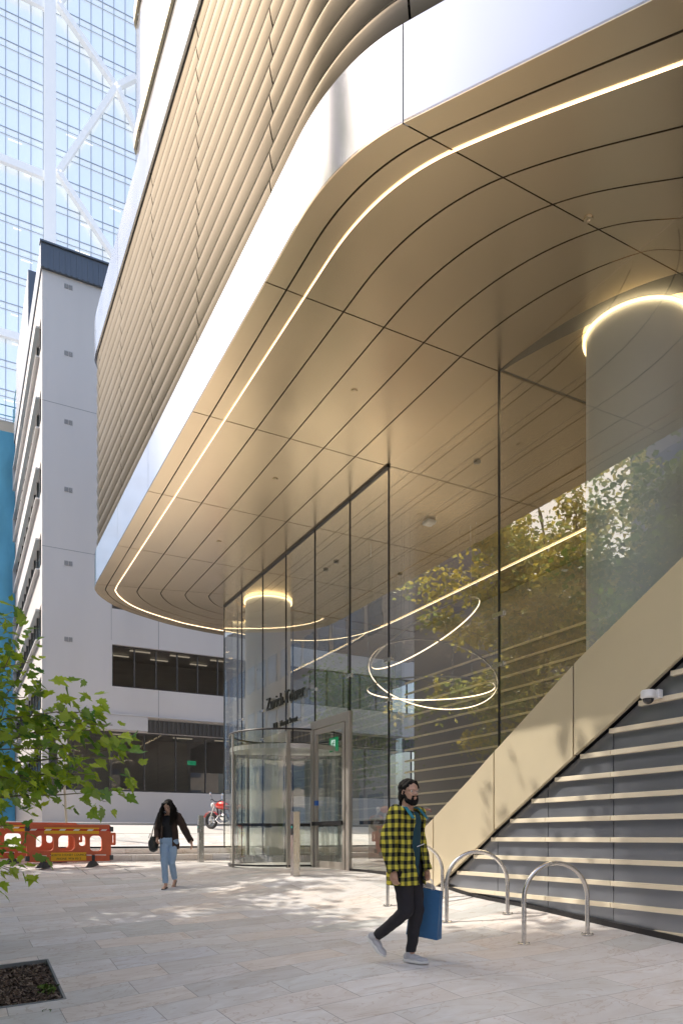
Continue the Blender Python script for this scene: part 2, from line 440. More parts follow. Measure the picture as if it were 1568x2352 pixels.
# pale bands and bronze strips above the fins
band(.0,1.92*S,2.075*S).build('upper_fascia',M['fascia'],tower)
SH=.72
mbp=band(.012,2.075*S,2.176*S,shift=SH); mbp.build('upper_panel_band',M['fascia'],tower)
mbp=band(.004,2.18*S,2.225*S,shift=SH); mbp.build('bronze_band',M['gold'],tower)
mbp=band(.012,2.23*S,2.575*S,shift=SH); mbp.build('upper_panel_band',M['fascia'],tower)
mbp=band(.004,2.58*S,2.625*S,shift=SH); mbp.build('bronze_band',M['gold'],tower)
mbp=band(.012,2.63*S,3.3*S,shift=SH); mbp.build('upper_panel_band',M['fascia'],tower)
P=[W3(p,0) for p in dense(.01)[0]]
poly=[(p[0],p[1]) for p in P]+[(26,P[-1][1]),(26,-8),(P[0][0]+2,-8)]
mb=MB(); mb.prism(poly,'z',2.076*S,2.08*S); mb.prism([(min(p[0]+.3,26),min(p[1]-.3,14)) if p[1]>3 else p for p in poly],'z',3.3*S,3.32*S); mb.build('roof',M['slate'],tower)

# ---- columns with ring lights
def column(cx_,cy_,rad,label):
    c=MB(); c.lathe([(rad,-1.2),(rad,S+.02)],64,(cx_,cy_,0)); o=c.build('column',M['col'],tower); o['label']=label
    q=MB(); q.lathe([(rad+.012,S-.045),(rad+.045,S-.045),(rad+.045,S-.02),(rad+.012,S-.02)],72,(cx_,cy_,0)); r_=q.build('ring_light',M['led_col'],o)
    return o
column(1.192*S,1.001*S,.62,'near round column half hidden behind the glass'); column(1.178*S,2.885*S,.62,'far round column behind the lettering')
column(1.185*S+2.2,-.9*S,.62,'round column')

# ---- street glass wall with fins and clips
UE=[(9.71,.12),(9.41,.30),(8.54,.82),(7.96,1.19),(7.87,1.24),(6.49,2.09),(6.41,2.14),(5.04,2.86),(2.0,4.46),(-1,6.04)]
LE=[(9.71,-.80),(9.41,-.80),(9.20,-.69),(8.42,-.20),(7.96,.10),(7.30,.50),(6.49,.985),(5.99,1.27),(5.05,1.85),(2.0,3.68),(-1,5.48)]
def yi(T,y): 
    T=sorted(T); return float(np.interp(y,[a for a,b in T],[b for a,b in T]))
GY=[-1.0,2.0,5.0,1.187*XW,1.623*XW,1.834*XW,2.063*XW,2.29*XW,2.502*XW,2.723*XW,2.933*XW]
DY0,DY1=12.27,13.97          # swing door frame
RVY,RVR,RVX=15.25,1.30,6.7   # revolving door
mb=MB(); jt=MB(); cl=MB()
hd=2.43
for y0,y1 in zip(GY,GY[1:]):
    zb=-1.3 if y1<9.8 else -.70
    segs=[(y0,y1,zb,S-.01)]
    if y0>=12.2 and y1<16.9: segs=[(y0,y1,hd,S-.01)]
    if y1>16.5 and y0<16.6: segs=[(y0,y1,hd,S-.01),(16.6,y1,-.7,hd)]
    for a,b,z0,z1 in segs:
        if a<9.7:
            ys_=sorted({a+.006,b-.006}|{y for y in (9.7,9.41,8.54,7.96,6.49,5.04,2.0) if a+.05<y<b-.05})
            low=[(y,yi(UE,y)-.05 if y<9.705 else -.72) for y in ys_]
            if b>9.7: low=[]; 
            if b>9.7:
                for y in ys_:
                    low.append((y,yi(UE,y)-.05) if y<=9.7 else (y,-.72))
                    if abs(y-9.7)<1e-6: low.append((9.701,-.72))
            mb.add([(XW,y,z) for y,z in low]+[(XW,b-.006,z1),(XW,a+.006,z1)],[tuple(range(len(low)+2))])
            continue
        mb.add([(XW,a+.006,z0),(XW,b-.006,z0),(XW,b-.006,z1),(XW,a+.006,z1)],[(0,1,2,3)])
    zl = -.7 if not (y0>=12.2 and y0<16.4) else hd
    if y0<9.7: zl=yi(UE,max(y0,-1))-.03
    jt.box((XW-.010,y0-.009,zl),(XW+.025,y0+.009,S-.005))
    if y0>6:
        for z in (2.40,3.10):
            if z<hd and 12.2<y0<16.4: continue
            cl.box((XW-.03,y0-.11,z-.03),(XW-.004,y0+.11,z+.03))
# rounded far corner and side glass
cpts=[(XW,GY[-1])]+[(XW+.55*(1-math.cos(a)),GY[-1]+.45*math.sin(a)) for a in [R(15*k) for k in range(1,7)]]+[(XW+2.3,GY[-1]+.45),(XW+4.2,GY[-1]+.45),(XW+6.2,GY[-1]+.45)]
for i,(a,b) in enumerate(zip(cpts,cpts[1:])):
    mb.add([(a[0],a[1],-.75),(b[0],b[1],-.75),(b[0],b[1],S-.01),(a[0],a[1],S-.01)],[(0,1,2,3)],0,i<6)
for p in (cpts[0],cpts[6],cpts[7],cpts[8]): jt.box((p[0]-.012,p[1]-.009,-.75),(p[0]+.03,p[1]+.009,S-.005))
mb.build('glass_wall',M['glass'],tower); split_build(jt,'glass_joint',M['black'],tower); split_build(cl,'patch_fitting',M['steel'],tower)
mb=MB(); mb.box((XW-.03,GY[4],S-.035),(XW+.05,GY[-1],S-.002)); mb.box((XW-.02,9.7,-.75),(XW+.04,12.27,-.60)); mb.box((XW-.02,16.6,-.75),(XW+.04,GY[-1],-.585))
for a,b in zip(cpts,cpts[1:]): mb.bar((a[0],a[1],-.61),(b[0],b[1],-.61),.06,.08)
split_build(mb,'glass_channel',M['black'],tower)
# handrail inside
mb=MB()
for y0,y1 in ((9.6,12.2),(16.7,19.6)): mb.box((XW+.16,y0,.24),(XW+.22,y1,.31)); 
for y in (9.9,11.2,17.2,19.2): mb.box((XW+.17,y-.02,-.64),(XW+.21,y+.02,.24))
split_build(mb,'handrail',M['black'],tower)

# ---- swing door in bronze frame
sd=MB(); x0,x1=XW-.035,XW+.055
sd.box((x0,DY0,-.68),(x1,DY0+.13,hd)); sd.box((x0,DY1-.12,-.68),(x1,DY1,hd-.002)); sd.box((x0+.003,DY0+.13,hd-.17),(x1-.003,DY1-.12,hd-.003))
door=sd.build('swing_door',M['bronze_post'],tower,bevel=.006)
lf=MB(); a,b=DY0+.20,DY1-.15; zt=hd-.19
lf.box((XW-.02,a,-.645),(XW+.04,a+.10,zt)); lf.box((XW-.02,b-.10,-.645),(XW+.04,b,zt)); lf.box((XW-.018,a+.10,zt-.10),(XW+.038,b-.10,zt)); lf.box((XW-.018,a+.10,-.645),(XW+.038,b-.10,-.49))
lf.build('door_leaf',M['bronze_post'],door,bevel=.004)
lf=MB(); lf.add([(XW+.01,a+.1,-.49),(XW+.01,b-.1,-.49),(XW+.01,b-.1,zt-.1),(XW+.01,a+.1,zt-.1)],[(0,1,2,3)]); lf.build('door_glass',M['glass_door'],door)
lf=MB(); lf.box((XW-.085,a+.02,.24),(XW-.045,b-.02,.32)); lf.build('push_bar',M['black'],door)
lf=MB(); lf.box((XW-.075,b-.22,.66),(XW-.0201,b-.12,.76)); lf.build('blue_sticker',mat('blue_sign',(.03,.13,.5),.4),door)
# ---- revolving door
rv=MB(); zt=2.28; zc=1.98
rv.lathe([(RVR-.02,zt-.012),(RVR+.03,zt-.02),(RVR+.045,zt),(RVR+.03,zt+.018),(RVR-.02,zt+.02),(RVR-.02,zt-.012)],56,(RVX,RVY,0)); 
revo=rv.build('revolving_door',M['black'],tower); revo['label']='curved glass revolving door with dark canopy ring'
rv=MB(); rv.lathe([(RVR-.05,zc-.10),(RVR+.0,zc-.10),(RVR+.0,zc+.0),(RVR-.05,zc+.0)],56,(RVX,RVY,0)); rv.lathe([(0.01,zc+.02),(RVR-.03,zc+.02)],56,(RVX,RVY,0)); rv.lathe([(0.01,zc-.07),(RVR-.05,zc-.07)],56,(RVX,RVY,0)); rv.build('canopy',mat('pale_canopy',(.62,.61,.59),.35,.3),revo)
rv=MB(); 
for a0,a1 in ((R(115),R(178)),(R(182),R(245)),(R(-60),R(60))): rv.lathe([(RVR,-.62),(RVR,zt-.02)],20,(RVX,RVY,0),a0=a0,a1=a1)
rv.build('drum_glass',M['glass_door'],revo)
rv=MB()
for a in (R(113),R(180),R(247)):
    c=(RVX+RVR*math.cos(a),RVY+RVR*math.sin(a)); w=.035 if abs(a-R(180))>.1 else .02
    rv.box((c[0]-w,c[1]-w,-.66),(c[0]+w,c[1]+w,zt-.02))
split_build(rv,'door_post',M['bronze_post'],revo)
rv=MB(); rv.lathe([(RVR-.05,-.62),(RVR+.04,-.62),(RVR+.04,-.585),(RVR-.05,-.585)],56,(RVX,RVY,0)); rv.build('floor_ring',M['black'],revo)
for i,a in enumerate((R(158),R(248),R(338),R(68))):
    d=Vector((math.cos(a),math.sin(a),0)); c=Vector((RVX,RVY,0)); q=MB()
    for r_ in (.06,RVR-.11): q.bar(c+d*r_+Vector((0,0,-.575)),c+d*r_+Vector((0,0,zc-.12)),.05,.07)
    q.bar(c+d*.06+Vector((0,0,-.49)),c+d*(RVR-.11)+Vector((0,0,-.49)),.05,.16); q.bar(c+d*.06+Vector((0,0,zc-.16)),c+d*(RVR-.11)+Vector((0,0,zc-.16)),.05,.09)
    wing=q.build('door_wing',M['steel'],revo)
    q=MB(); p0=c+d*.08; p1=c+d*(RVR-.13)
    q.add([p0+Vector((0,0,-.41)),p1+Vector((0,0,-.41)),p1+Vector((0,0,zc-.2)),p0+Vector((0,0,zc-.2))],[(0,1,2,3)]); q.build('wing_glass',M['glass_door'],wing)
    q=MB(); q.bar(c+d*.1+Vector((0,0,.28)),c+d*(RVR-.15)+Vector((0,0,.28)),.06,.07); q.build('push_bar',M['black'],wing)

# ---- lettering on the glass
def text3d(name,body,size,ext,mt,parent,M4,align='LEFT',sx=1.0):
    cu=bpy.data.curves.new(name,'FONT'); cu.body=body; cu.size=size; cu.extrude=ext; cu.align_x=align; cu.resolution_u=3
    t=bpy.data.objects.new(name+'_tmp',cu); COL.objects.link(t); bpy.context.view_layer.update()
    me=bpy.data.meshes.new_from_object(t.evaluated_get(bpy.context.evaluated_depsgraph_get()))
    bpy.data.objects.remove(t); me.transform(Matrix.Scale(sx,4,(1,0,0))); me.transform(M4); me.materials.clear(); me.materials.append(mt)
    o=bpy.data.objects.new(name,me); COL.objects.link(o)
    if parent is not None: o.parent=parent; o.matrix_parent_inverse=world_of(parent).inverted()
    return o
def face_minus_x(x,y,z): # text runs towards -Y, reads from -X side
    return Matrix(((0,0,-1,x),(-1,0,0,y),(0,1,0,z),(0,0,0,1)))
sg=text3d('building_name','Zurich Tower',.42,.02,M['text'],tower,face_minus_x(XW-.05,16.38,3.04),sx=.90)
sg['label']='dark raised letters Zurich Tower on the glass'
text3d('street_name','Mount Street',.19,.015,M['text'],tower,face_minus_x(XW-.045,15.56,2.56),sx=.93)['label']='small dark letters Mount Street above the revolving door'
sg2=text3d('street_number','118',.19,.015,M['text'],tower,face_minus_x(XW-.045,15.99,2.56),sx=.93)
sg2['label']='small dark numerals 118 above the revolving door'

# ---- diagonal champagne stair beam
joints=[9.71,9.41,7.96,6.49,3.6,1.0,-1]
mb=MB()
for a,b in zip(joints,joints[1:]):
    ys=sorted({a-.012,b+.012}|{y for y,_ in UE+LE if b+.02<y<a-.02},reverse=True)
    poly=[(y,yi(UE,y)) for y in ys]+[(y,yi(LE,y)) for y in reversed(ys)]
    mb.prism(poly,'x',XW-.085,XW-.03)
mb.build('stair_beam',M['gold'],tower,bevel=.004)
mb=MB(); ys=[9.70,9.41,8.54,7.87,6.41,5.04,2,-.98]
mb.prism([(y,yi(UE,y)-.012) for y in ys]+[(y,yi(LE,y)+.012) for y in reversed(ys)],'x',XW-.029,XW+.35); mb.build('beam_core',M['black'],tower)
# ---- dark cladding with champagne battens below the beam
cj=[9.23,8.0,7.02,5.97,4.9,3.85,2.8,1.75,.7,-1.0]
mb=MB()
for a,b in zip(cj,cj[1:]):
    ys=sorted({a-.006,b+.006}|{y for y,_ in LE if b+.01<y<a-.01},reverse=True)
    mb.prism([(y,yi(LE,y)-.01) for y in ys]+[(b+.006,-1.9),(a-.006,-1.9)],'x',XW+.02,XW+.05)
mb.build('dark_cladding',M['clad'],tower)
mb=MB(); ys=[9.70,9.2,8.42,7.3,5.99,5.05,2,-1]; mb.prism([(y,yi(LE,y)-.015) for y in ys]+[(-1,-1.9),(9.7,-1.9)],'x',XW+.052,XW+.3); mb.build('cladding_core',M['dark'],tower)
mb=MB(); T=sorted([(b,a) for a,b in LE[2:]])
for k in range(-6,28):
    z1=-.002+k*.251; z0=z1-.056
    ye=float(np.interp(z1,[a for a,b in T],[b for a,b in T]))-.03
    if z1<-.69: ye=9.2
    if ye<-.9: continue
    ys=[ye]+[y for y in cj[1:] if y<ye-.05]
    for i,(a,b) in enumerate(zip(ys,ys[1:])):
        # slanted end under the beam
        mb.box((XW-.035,b+.004,z0),(XW+.0195,a-(.004 if i else 0),z1))
mb.build('batten',M['gold_mat'],tower,bevel=.003)['kind']='stuff'
mb=MB(); ys=[9.72-.4*i for i in range(28)]
vs=[];
for y in ys:
    z=g(XW-.05,y); vs+=[(XW-.06,y,z-.08),(XW-.06,y,z+.045+.03*max(0,(8-y))/4),(XW+.02,y,z+.045+.03*max(0,(8-y))/4)]
mb.add(vs,sum([[(3*i,3*i+1,3*i+4,3*i+3),(3*i+1,3*i+2,3*i+5,3*i+4)] for i in range(len(ys)-1)],[]))
mb.build('plinth',M['black'],tower)

# ---- lobby interior
mb=MB(); mb.box((XW+.03,-1.5,-1.6),(15,19.9,-.62)); mb.build('lobby_floor',mat('lobby_stone',(.62,.60,.56),.22,var=.08,vscale=.8),tower)
BX=12.9
mb=MB(); mb.box((BX,-1.5,-.62),(BX+.2,19.4,S+.01)); mb.build('lobby_wall',mat('lobby_wall_panel',(.24,.22,.20),.4,.2,var=.1,vscale=1),tower)
mb=MB()
for k in range(0,13):
    z=.62+k*.36
    for y0 in np.arange(1,18,2.1): mb.box((BX-.05,y0,z),(BX-.001,y0+2.08,z+.055))
mb.build('wall_batten',M['gold_mat'],tower)['kind']='stuff'
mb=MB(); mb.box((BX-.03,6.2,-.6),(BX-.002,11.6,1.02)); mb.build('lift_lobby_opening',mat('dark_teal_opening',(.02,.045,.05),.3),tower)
mb=MB(); mb.box((BX-.09,11.6,-.6),(BX-.002,11.95,1.1)); mb.build('opening_jamb',M['bronze_post'],tower)
mb=MB(); mb.box((9.6,14.9,-.62),(9.9,16.6,.4)); mb.box((9.5,14.8,.4),(10.1,16.7,.46))
mb.build('reception_counter',mat('pale_counter',(.55,.53,.50),.4,var=.05),tower,bevel=.01)
# ------------------------------------------------------------------ ground
def paving_mat():
    m=bpy.data.materials.new('stone_paving'); m.use_nodes=True; nt=m.node_tree; b=nt.nodes['Principled BSDF']; L=nt.links
    N=nt.nodes.new
    tc=N('ShaderNodeTexCoord'); mp=N('ShaderNodeMapping'); L.new(tc.outputs['Object'],mp.inputs[0])
    mp.inputs['Location'].default_value=(0.27,0.08,0)
    br=N('ShaderNodeTexBrick'); br.offset=.37; br.offset_frequency=2; br.squash=1.0; br.inputs['Scale'].default_value=1; br.inputs['Brick Width'].default_value=1.05; br.inputs['Row Height'].default_value=.47
    br.inputs['Mortar Size'].default_value=.0035; br.inputs['Mortar Smooth'].default_value=.2; br.inputs['Bias'].default_value=0
    br.inputs['Color1'].default_value=(0,0,0,1); br.inputs['Color2'].default_value=(1,1,1,1); br.inputs['Mortar'].default_value=(.5,.5,.5,1)
    L.new(mp.outputs[0],br.inputs[0])
    cr=N('ShaderNodeValToRGB'); cr.color_ramp.interpolation='LINEAR'
    cols=[(0,(.54,.53,.51)),(.25,(.65,.635,.61)),(.45,(.71,.655,.595)),(.6,(.64,.645,.655)),(.8,(.73,.71,.68)),(1,(.50,.515,.50))]
    e=cr.color_ramp.elements; e[0].position=0; e[0].color=(*cols[0][1],1); e[1].position=1; e[1].color=(*cols[-1][1],1)
    for p,c in cols[1:-1]: q=e.new(p); q.color=(*c,1)
    L.new(br.outputs['Color'],cr.inputs[0])
    # flowing veins, shifted per slab
    sh=N('ShaderNodeVectorMath'); sh.operation='MULTIPLY_ADD'; sh.inputs[1].default_value=(7,9,3); L.new(br.outputs['Color'],sh.inputs[0]); L.new(mp.outputs[0],sh.inputs[2])
    m2=N('ShaderNodeMapping'); m2.inputs['Scale'].default_value=(1.0,1.9,1); m2.inputs['Rotation'].default_value=(0,0,.25); L.new(sh.outputs[0],m2.inputs[0])
    n1=N('ShaderNodeTexNoise'); n1.inputs['Scale'].default_value=1.6; n1.inputs['Detail'].default_value=9; n1.inputs['Roughness'].default_value=.62; n1.inputs['Distortion'].default_value=1.6; L.new(m2.outputs[0],n1.inputs['Vector'])
    r1=N('ShaderNodeValToRGB'); r1.color_ramp.elements[0].position=.32; r1.color_ramp.elements[0].color=(.88,.84,.82,1); r1.color_ramp.elements[1].position=.68; r1.color_ramp.elements[1].color=(1.12,1.13,1.16,1); L.new(n1.outputs[0],r1.inputs[0])
    mu=N('ShaderNodeMix'); mu.data_type='RGBA'; mu.blend_type='MULTIPLY'; mu.inputs[0].default_value=.9; L.new(cr.outputs[0],mu.inputs[6]); L.new(r1.outputs[0],mu.inputs[7])
    # thin dark veins
    n2=N('ShaderNodeTexNoise'); n2.inputs['Scale'].default_value=1.1; n2.inputs['Detail'].default_value=6; n2.inputs['Distortion'].default_value=2.4; L.new(m2.outputs[0],n2.inputs['Vector'])
    r2=N('ShaderNodeValToRGB'); e=r2.color_ramp.elements; e[0].position=.485; e[0].color=(1,1,1,1); e[1].position=.515; e[1].color=(1,1,1,1); q=e.new(.5); q.color=(.74,.66,.60,1); L.new(n2.outputs[0],r2.inputs[0])
    mu2=N('ShaderNodeMix'); mu2.data_type='RGBA'; mu2.blend_type='MULTIPLY'; mu2.inputs[0].default_value=.9; L.new(mu.outputs[2],mu2.inputs[6]); L.new(r2.outputs[0],mu2.inputs[7])
    # fine grain + stains
    n3=N('ShaderNodeTexNoise'); n3.inputs['Scale'].default_value=.35; n3.inputs['Detail'].default_value=4; L.new(mp.outputs[0],n3.inputs['Vector'])
    r3=N('ShaderNodeMapRange'); r3.inputs[1].default_value=.3; r3.inputs[2].default_value=.7; r3.inputs[3].default_value=.90; r3.inputs[4].default_value=1.05; L.new(n3.outputs[0],r3.inputs[0])
    mu3=N('ShaderNodeMix'); mu3.data_type='RGBA'; mu3.blend_type='MULTIPLY'; mu3.inputs[0].default_value=1; L.new(mu2.outputs[2],mu3.inputs[6]); L.new(r3.outputs[0],mu3.inputs[7])
    mm=N('ShaderNodeMix'); mm.data_type='RGBA'; L.new(br.outputs['Fac'],mm.inputs[0]); L.new(mu3.outputs[2],mm.inputs[6]); mm.inputs[7].default_value=(.27,.25,.24,1)
    vo=N('ShaderNodeTexVoronoi'); vo.inputs['Scale'].default_value=1.7; L.new(mp.outputs[0],vo.inputs['Vector'])
    vr=N('ShaderNodeMapRange'); vr.inputs[1].default_value=.018; vr.inputs[2].default_value=.030; vr.inputs[3].default_value=.55; vr.inputs[4].default_value=1; L.new(vo.outputs['Distance'],vr.inputs[0])
    n5=N('ShaderNodeTexNoise'); n5.inputs['Scale'].default_value=2.3; n5.inputs['Detail'].default_value=8; n5.inputs['Roughness'].default_value=.7; L.new(mp.outputs[0],n5.inputs['Vector'])
    v5=N('ShaderNodeMapRange'); v5.inputs[1].default_value=.25; v5.inputs[2].default_value=.55; v5.inputs[3].default_value=.93; v5.inputs[4].default_value=1.0; L.new(n5.outputs[0],v5.inputs[0])
    v6=N('ShaderNodeMath'); v6.operation='MULTIPLY'; L.new(vr.outputs[0],v6.inputs[0]); L.new(v5.outputs[0],v6.inputs[1])
    gm=N('ShaderNodeMix'); gm.data_type='RGBA'; gm.blend_type='MULTIPLY'; gm.inputs[0].default_value=1; L.new(mm.outputs[2],gm.inputs[6]); L.new(v6.outputs[0],gm.inputs[7])
    L.new(gm.outputs[2],b.inputs['Base Color'])
    rr=N('ShaderNodeMapRange'); rr.inputs[3].default_value=.42; rr.inputs[4].default_value=.70; L.new(n1.outputs[0],rr.inputs[0]); L.new(rr.outputs[0],b.inputs['Roughness'])
    bp=N('ShaderNodeBump'); bp.inputs['Strength'].default_value=.25; bp.inputs['Distance'].default_value=.004; bp.invert=True; L.new(br.outputs['Fac'],bp.inputs['Height'])
    bp2=N('ShaderNodeBump'); bp2.inputs['Strength'].default_value=.12; bp2.inputs['Distance'].default_value=.006; L.new(n1.outputs[0],bp2.inputs['Height']); L.new(bp.outputs[0],bp2.inputs['Normal']); L.new(bp2.outputs[0],b.inputs['Normal'])
    b.inputs['Specular IOR Level'].default_value=.4
    return m
M['paving']=paving_mat()
M['kerb']=mat('kerb_granite',(.36,.35,.34),.7,var=.15,vscale=3,bump=.2,bscale=80)
M['asphalt']=mat('asphalt',(.10,.10,.105),.8,var=.25,vscale=1.5,bump=.3,bscale=150)
M['concrete']=mat('pale_concrete',(.52,.50,.47),.75,var=.08,vscale=1.2,bump=.15,bscale=60)
PB=(-2.6,.87,6.77,8.18)   # planting bed opening x0,x1,y0,y1
def grid_sheet(name,xs,ys,zf,mt,kind='structure',hole=None,dz=0):
    xs=np.array(xs);ys=np.array(ys); X,Y=np.meshgrid(xs,ys); Z=zf(X,Y)+dz
    vs=np.stack([X.ravel(),Y.ravel(),Z.ravel()],1); nx=len(xs); fs=[]
    for j in range(len(ys)-1):
        for i in range(nx-1):
            if hole:
                cx_=(xs[i]+xs[i+1])/2; cy_=(ys[j]+ys[j+1])/2
                if hole[0]<cx_<hole[1] and hole[2]<cy_<hole[3]: continue
            fs.append((j*nx+i,j*nx+i+1,(j+1)*nx+i+1,(j+1)*nx+i))
    me=bpy.data.meshes.new(name); me.from_pydata([tuple(v) for v in vs],[],fs); me.materials.append(mt); me.polygons.foreach_set('use_smooth',[True]*len(fs)); me.update()
    o=bpy.data.objects.new(name,me); COL.objects.link(o); tag(o,kind=kind); return o
xs=sorted(set([round(x,3) for x in np.arange(-14,12.1,.5)]+[PB[0],PB[1]])); ys=sorted(set([round(y,3) for y in np.arange(-6,18.61,.3)]+[PB[2],PB[3],18.6]))
grid_sheet('pavement',xs,ys,g_np,M['paving'],hole=PB)
# base terrain out to the horizon (below everything)
gx=sorted(set([-400,-200,-100,-60,-40,-25]+list(range(-18,26,2))+[30,45,70,120,250,400])); gy=sorted(set([-400,-200,-100,-50,-20]+list(range(-10,34,2))+[40,60,100,160,250,400]))
def zbase(X,Y): return g_np(X,Y)-.55
grid_sheet('ground',gx,gy,zbase,M['asphalt'])
# two shallow steps then the upper street
mb=MB(); mb.box((-14,18.6,-1.0),(12,19.4,-.45)); mb.box((-14,19.4,-1.0),(12,20.2,-.30)); so_=mb.build('steps',M['paving'],bevel=.006); tag(so_,kind='structure')
mb=MB(); 
for y,z in ((18.63,-.449),(19.43,-.299)): mb.box((-14,y,z),(12,y+.05,z+.004))
tag(mb.build('step_nosing',mat('dark_nosing',(.12,.12,.12),.7)),kind='structure')
grid_sheet('upper_footpath',list(np.arange(-14,14.1,1)),[20.2,21,22,23.0],g_np,M['paving'],dz=.012)
grid_sheet('road',list(np.arange(-60,61,3)),[23.15,24,25,26,27,28,29.0],g_np,M['concrete'],dz=-.06)
mb=MB(); 
vs=[];fs=[]
for i,y in enumerate((23.0,29.0)):
    z=g(0,y); mb.box((-60,y,z-.3),(60,y+.15,z+.02))
tag(mb.build('kerb',M['kerb']),kind='structure')
grid_sheet('far_footpath',[-60,-20,0,10,20,60],[29.15,30,31,32,33],g_np,M['paving'],dz=.02)
grid_sheet('far_ground',[-60,-20,-10,0,3.3],[33,45,60,80],g_np,M['concrete'],dz=.03)
# tactile strip
mb=MB()
for y in (17.75,17.86,17.97,18.08): 
    mb.box((-2,y,g(2,y)+.001),(8,y+.045,g(2,y)+.008))
tag(mb.build('tactile_strip',M['steel']),kind='structure')
# access covers in the paving
cov=empty('access_cover',on_g(265,2010)); tag(cov,'flush stone access covers with thin metal edges left of the woman','access cover')
mb=MB()
for (px,py) in ((225,1992),(245,2002),(275,2012)):
    c=on_g(px,py); z=g(c.x,c.y)+.004; x0,x1,y0,y1=c.x-.45,c.x+.45,c.y-.35,c.y+.35
    for a,b in (((x0,y0),(x1,y0+.02)),((x0,y1-.02),(x1,y1)),((x0,y0+.02),(x0+.02,y1-.02)),((x1-.02,y0+.02),(x1,y1-.02))):
        vs=[(a[0],a[1]),(b[0],a[1]),(b[0],b[1]),(a[0],b[1])]
        mb.add([(x,y,g(x,y)+.005) for x,y in vs],[(0,1,2,3)])
mb.build('cover_edge',mat('cover_edge_metal',(.22,.22,.21),.5,.6),cov)
# planting bed
bed=empty('planting_bed',(PB[1]-.8,7.4,-1.38)); tag(bed,'bark mulch planting bed edged in stone at lower left','planting bed')
xs_=np.linspace(PB[0],PB[1],50); ys_=np.linspace(PB[2],PB[3],34)
def bz(X,Y): return g_np(X,Y)-.055+.012*np.sin(X*23+Y*7)*np.sin(Y*31-X*5)
o=grid_sheet('soil',list(xs_),list(ys_),bz,mat('dark_soil',(.045,.036,.028),.95,var=.4,vscale=20,bump=.6,bscale=60),kind=None); o.parent=bed; o.matrix_parent_inverse=world_of(bed).inverted()
mb=MB(); r2=random.Random(3)
for i in range(9000):
    x=r2.uniform(-.9,PB[1]-.01); y=r2.uniform(PB[2]+.01,PB[3]-.01); z=g_fast=0
    a=r2.uniform(0,6.28); l=r2.uniform(.008,.032); w_=r2.uniform(.003,.009); t=r2.uniform(-.6,.6)
    d=Vector((math.cos(a)*l,math.sin(a)*l,t*l)); n=Vector((-math.sin(a)*w_,math.cos(a)*w_,r2.uniform(-.5,.5)*w_))
    mb._p=getattr(mb,'_p',[]); mb._p.append((x,y,d,n,r2.uniform(0,.018),r2.randrange(3)))
zz=g_np([p[0] for p in mb._p],[p[1] for p in mb._p])-.05
for (x,y,d,n,h,k),z in zip(mb._p,zz):
    c=Vector((x,y,z+h+.008)); mb.add([c-d-n,c+d-n,c+d+n,c-d+n],[(0,1,2,3)],k)
o=mb.build('bark_mulch',[mat('bark_a',(.13,.09,.065),.9),mat('bark_b',(.24,.19,.15),.9),mat('bark_c',(.07,.05,.04),.9)],bed); o['kind']='stuff'
mb=MB()
for (a,b) in (((PB[0],PB[2]-.0),(PB[1],PB[2]+.02)),((PB[0],PB[3]-.02),(PB[1],PB[3])),((PB[1]-.02,PB[2]+.02),(PB[1],PB[3]-.02))):
    vs=[(a[0],a[1]),(b[0],a[1]),(b[0],b[1]),(a[0],b[1])]
    mb.add([(x,y,g(x,y)+.004) for x,y in vs]+[(x,y,g(x,y)-.12) for x,y in vs],[(0,1,2,3),(0,4,5,1),(1,5,6,2),(2,6,7,3),(3,7,4,0)])
mb.build('edging',mat('edging_slate',(.16,.18,.19),.6,var=.2,vscale=6),bed)
for (px,py,s_) in ((109,2270,1.0),(112,2320,.6)):
    c=on_g(px,py); q=MB(); r3=random.Random(int(px))
    for i in range(70):
        a=r3.uniform(0,6.28); rr=r3.uniform(.0,.09)*s_; h=r3.uniform(.0,.07)*s_; p=Vector((c.x+rr*math.cos(a),c.y+rr*math.sin(a),g(c.x,c.y)-.045+h)); d=Vector((r3.uniform(-1,1),r3.uniform(-1,1),r3.uniform(.2,1))).normalized()*.022*s_; n=d.cross(Vector((r3.random(),r3.random(),r3.random()))).normalized()*.008*s_
        q.add([p-n,p+d-n*1.5,p+d*1.6,p+d+n*1.5,p+n],[(0,1,2,3,4)])
    o=q.build('weed',mat('weed_green',(.10,.17,.03),.7),None); tag(o,'small green weed sprouting in the bark mulch, '+('the larger one nearer the stone corner' if s_==1 else 'the smaller one lower down'),'plant')

# ------------------------------------------------------------------ grey office building across the street
YB=32.0; CX=3.17; XE=22
bl=empty('office_block',(10,YB,.6)); tag(bl,'pale grey rendered office block with dark ribbed roof edge across the street','building')
mb=MB()
WIN=[(5.94,XE,9.75,11.4),(5.94,XE,6.44,8.23)]   # ribbon windows
GW=(4.38,XE,1.97,4.53)
def wall_with_holes(mb,x0,x1,z0,z1,holes,y):
    xs=sorted({x0,x1}|{h[0] for h in holes}|{h[1] for h in holes}); zs=sorted({z0,z1}|{h[2] for h in holes}|{h[3] for h in holes})
    for a,b in zip(xs,xs[1:]):
        for c,d in zip(zs,zs[1:]):
            if any(h[0]<=a and b<=h[1] and h[2]<=c and d<=h[3] for h in holes): continue
            mb.add([(a,y,c),(b,y,c),(b,y,d),(a,y,d)],[(0,1,2,3)])
wall_with_holes(mb,CX,XE,-.5,23.2,WIN+[(3.42,XE,1.97,4.53)],YB)
for (x0,x1,z0,z1) in WIN+[(3.42,XE,1.97,4.53)]:
    for a,b in (((x0,z0),(x1,z0)),((x0,z1),(x1,z1)),((x0,z0),(x0,z1))):
        mb.add([(a[0],YB,a[1]),(b[0],YB,b[1]),(b[0],YB+.25,b[1]),(a[0],YB+.25,a[1])],[(0,1,2,3)])
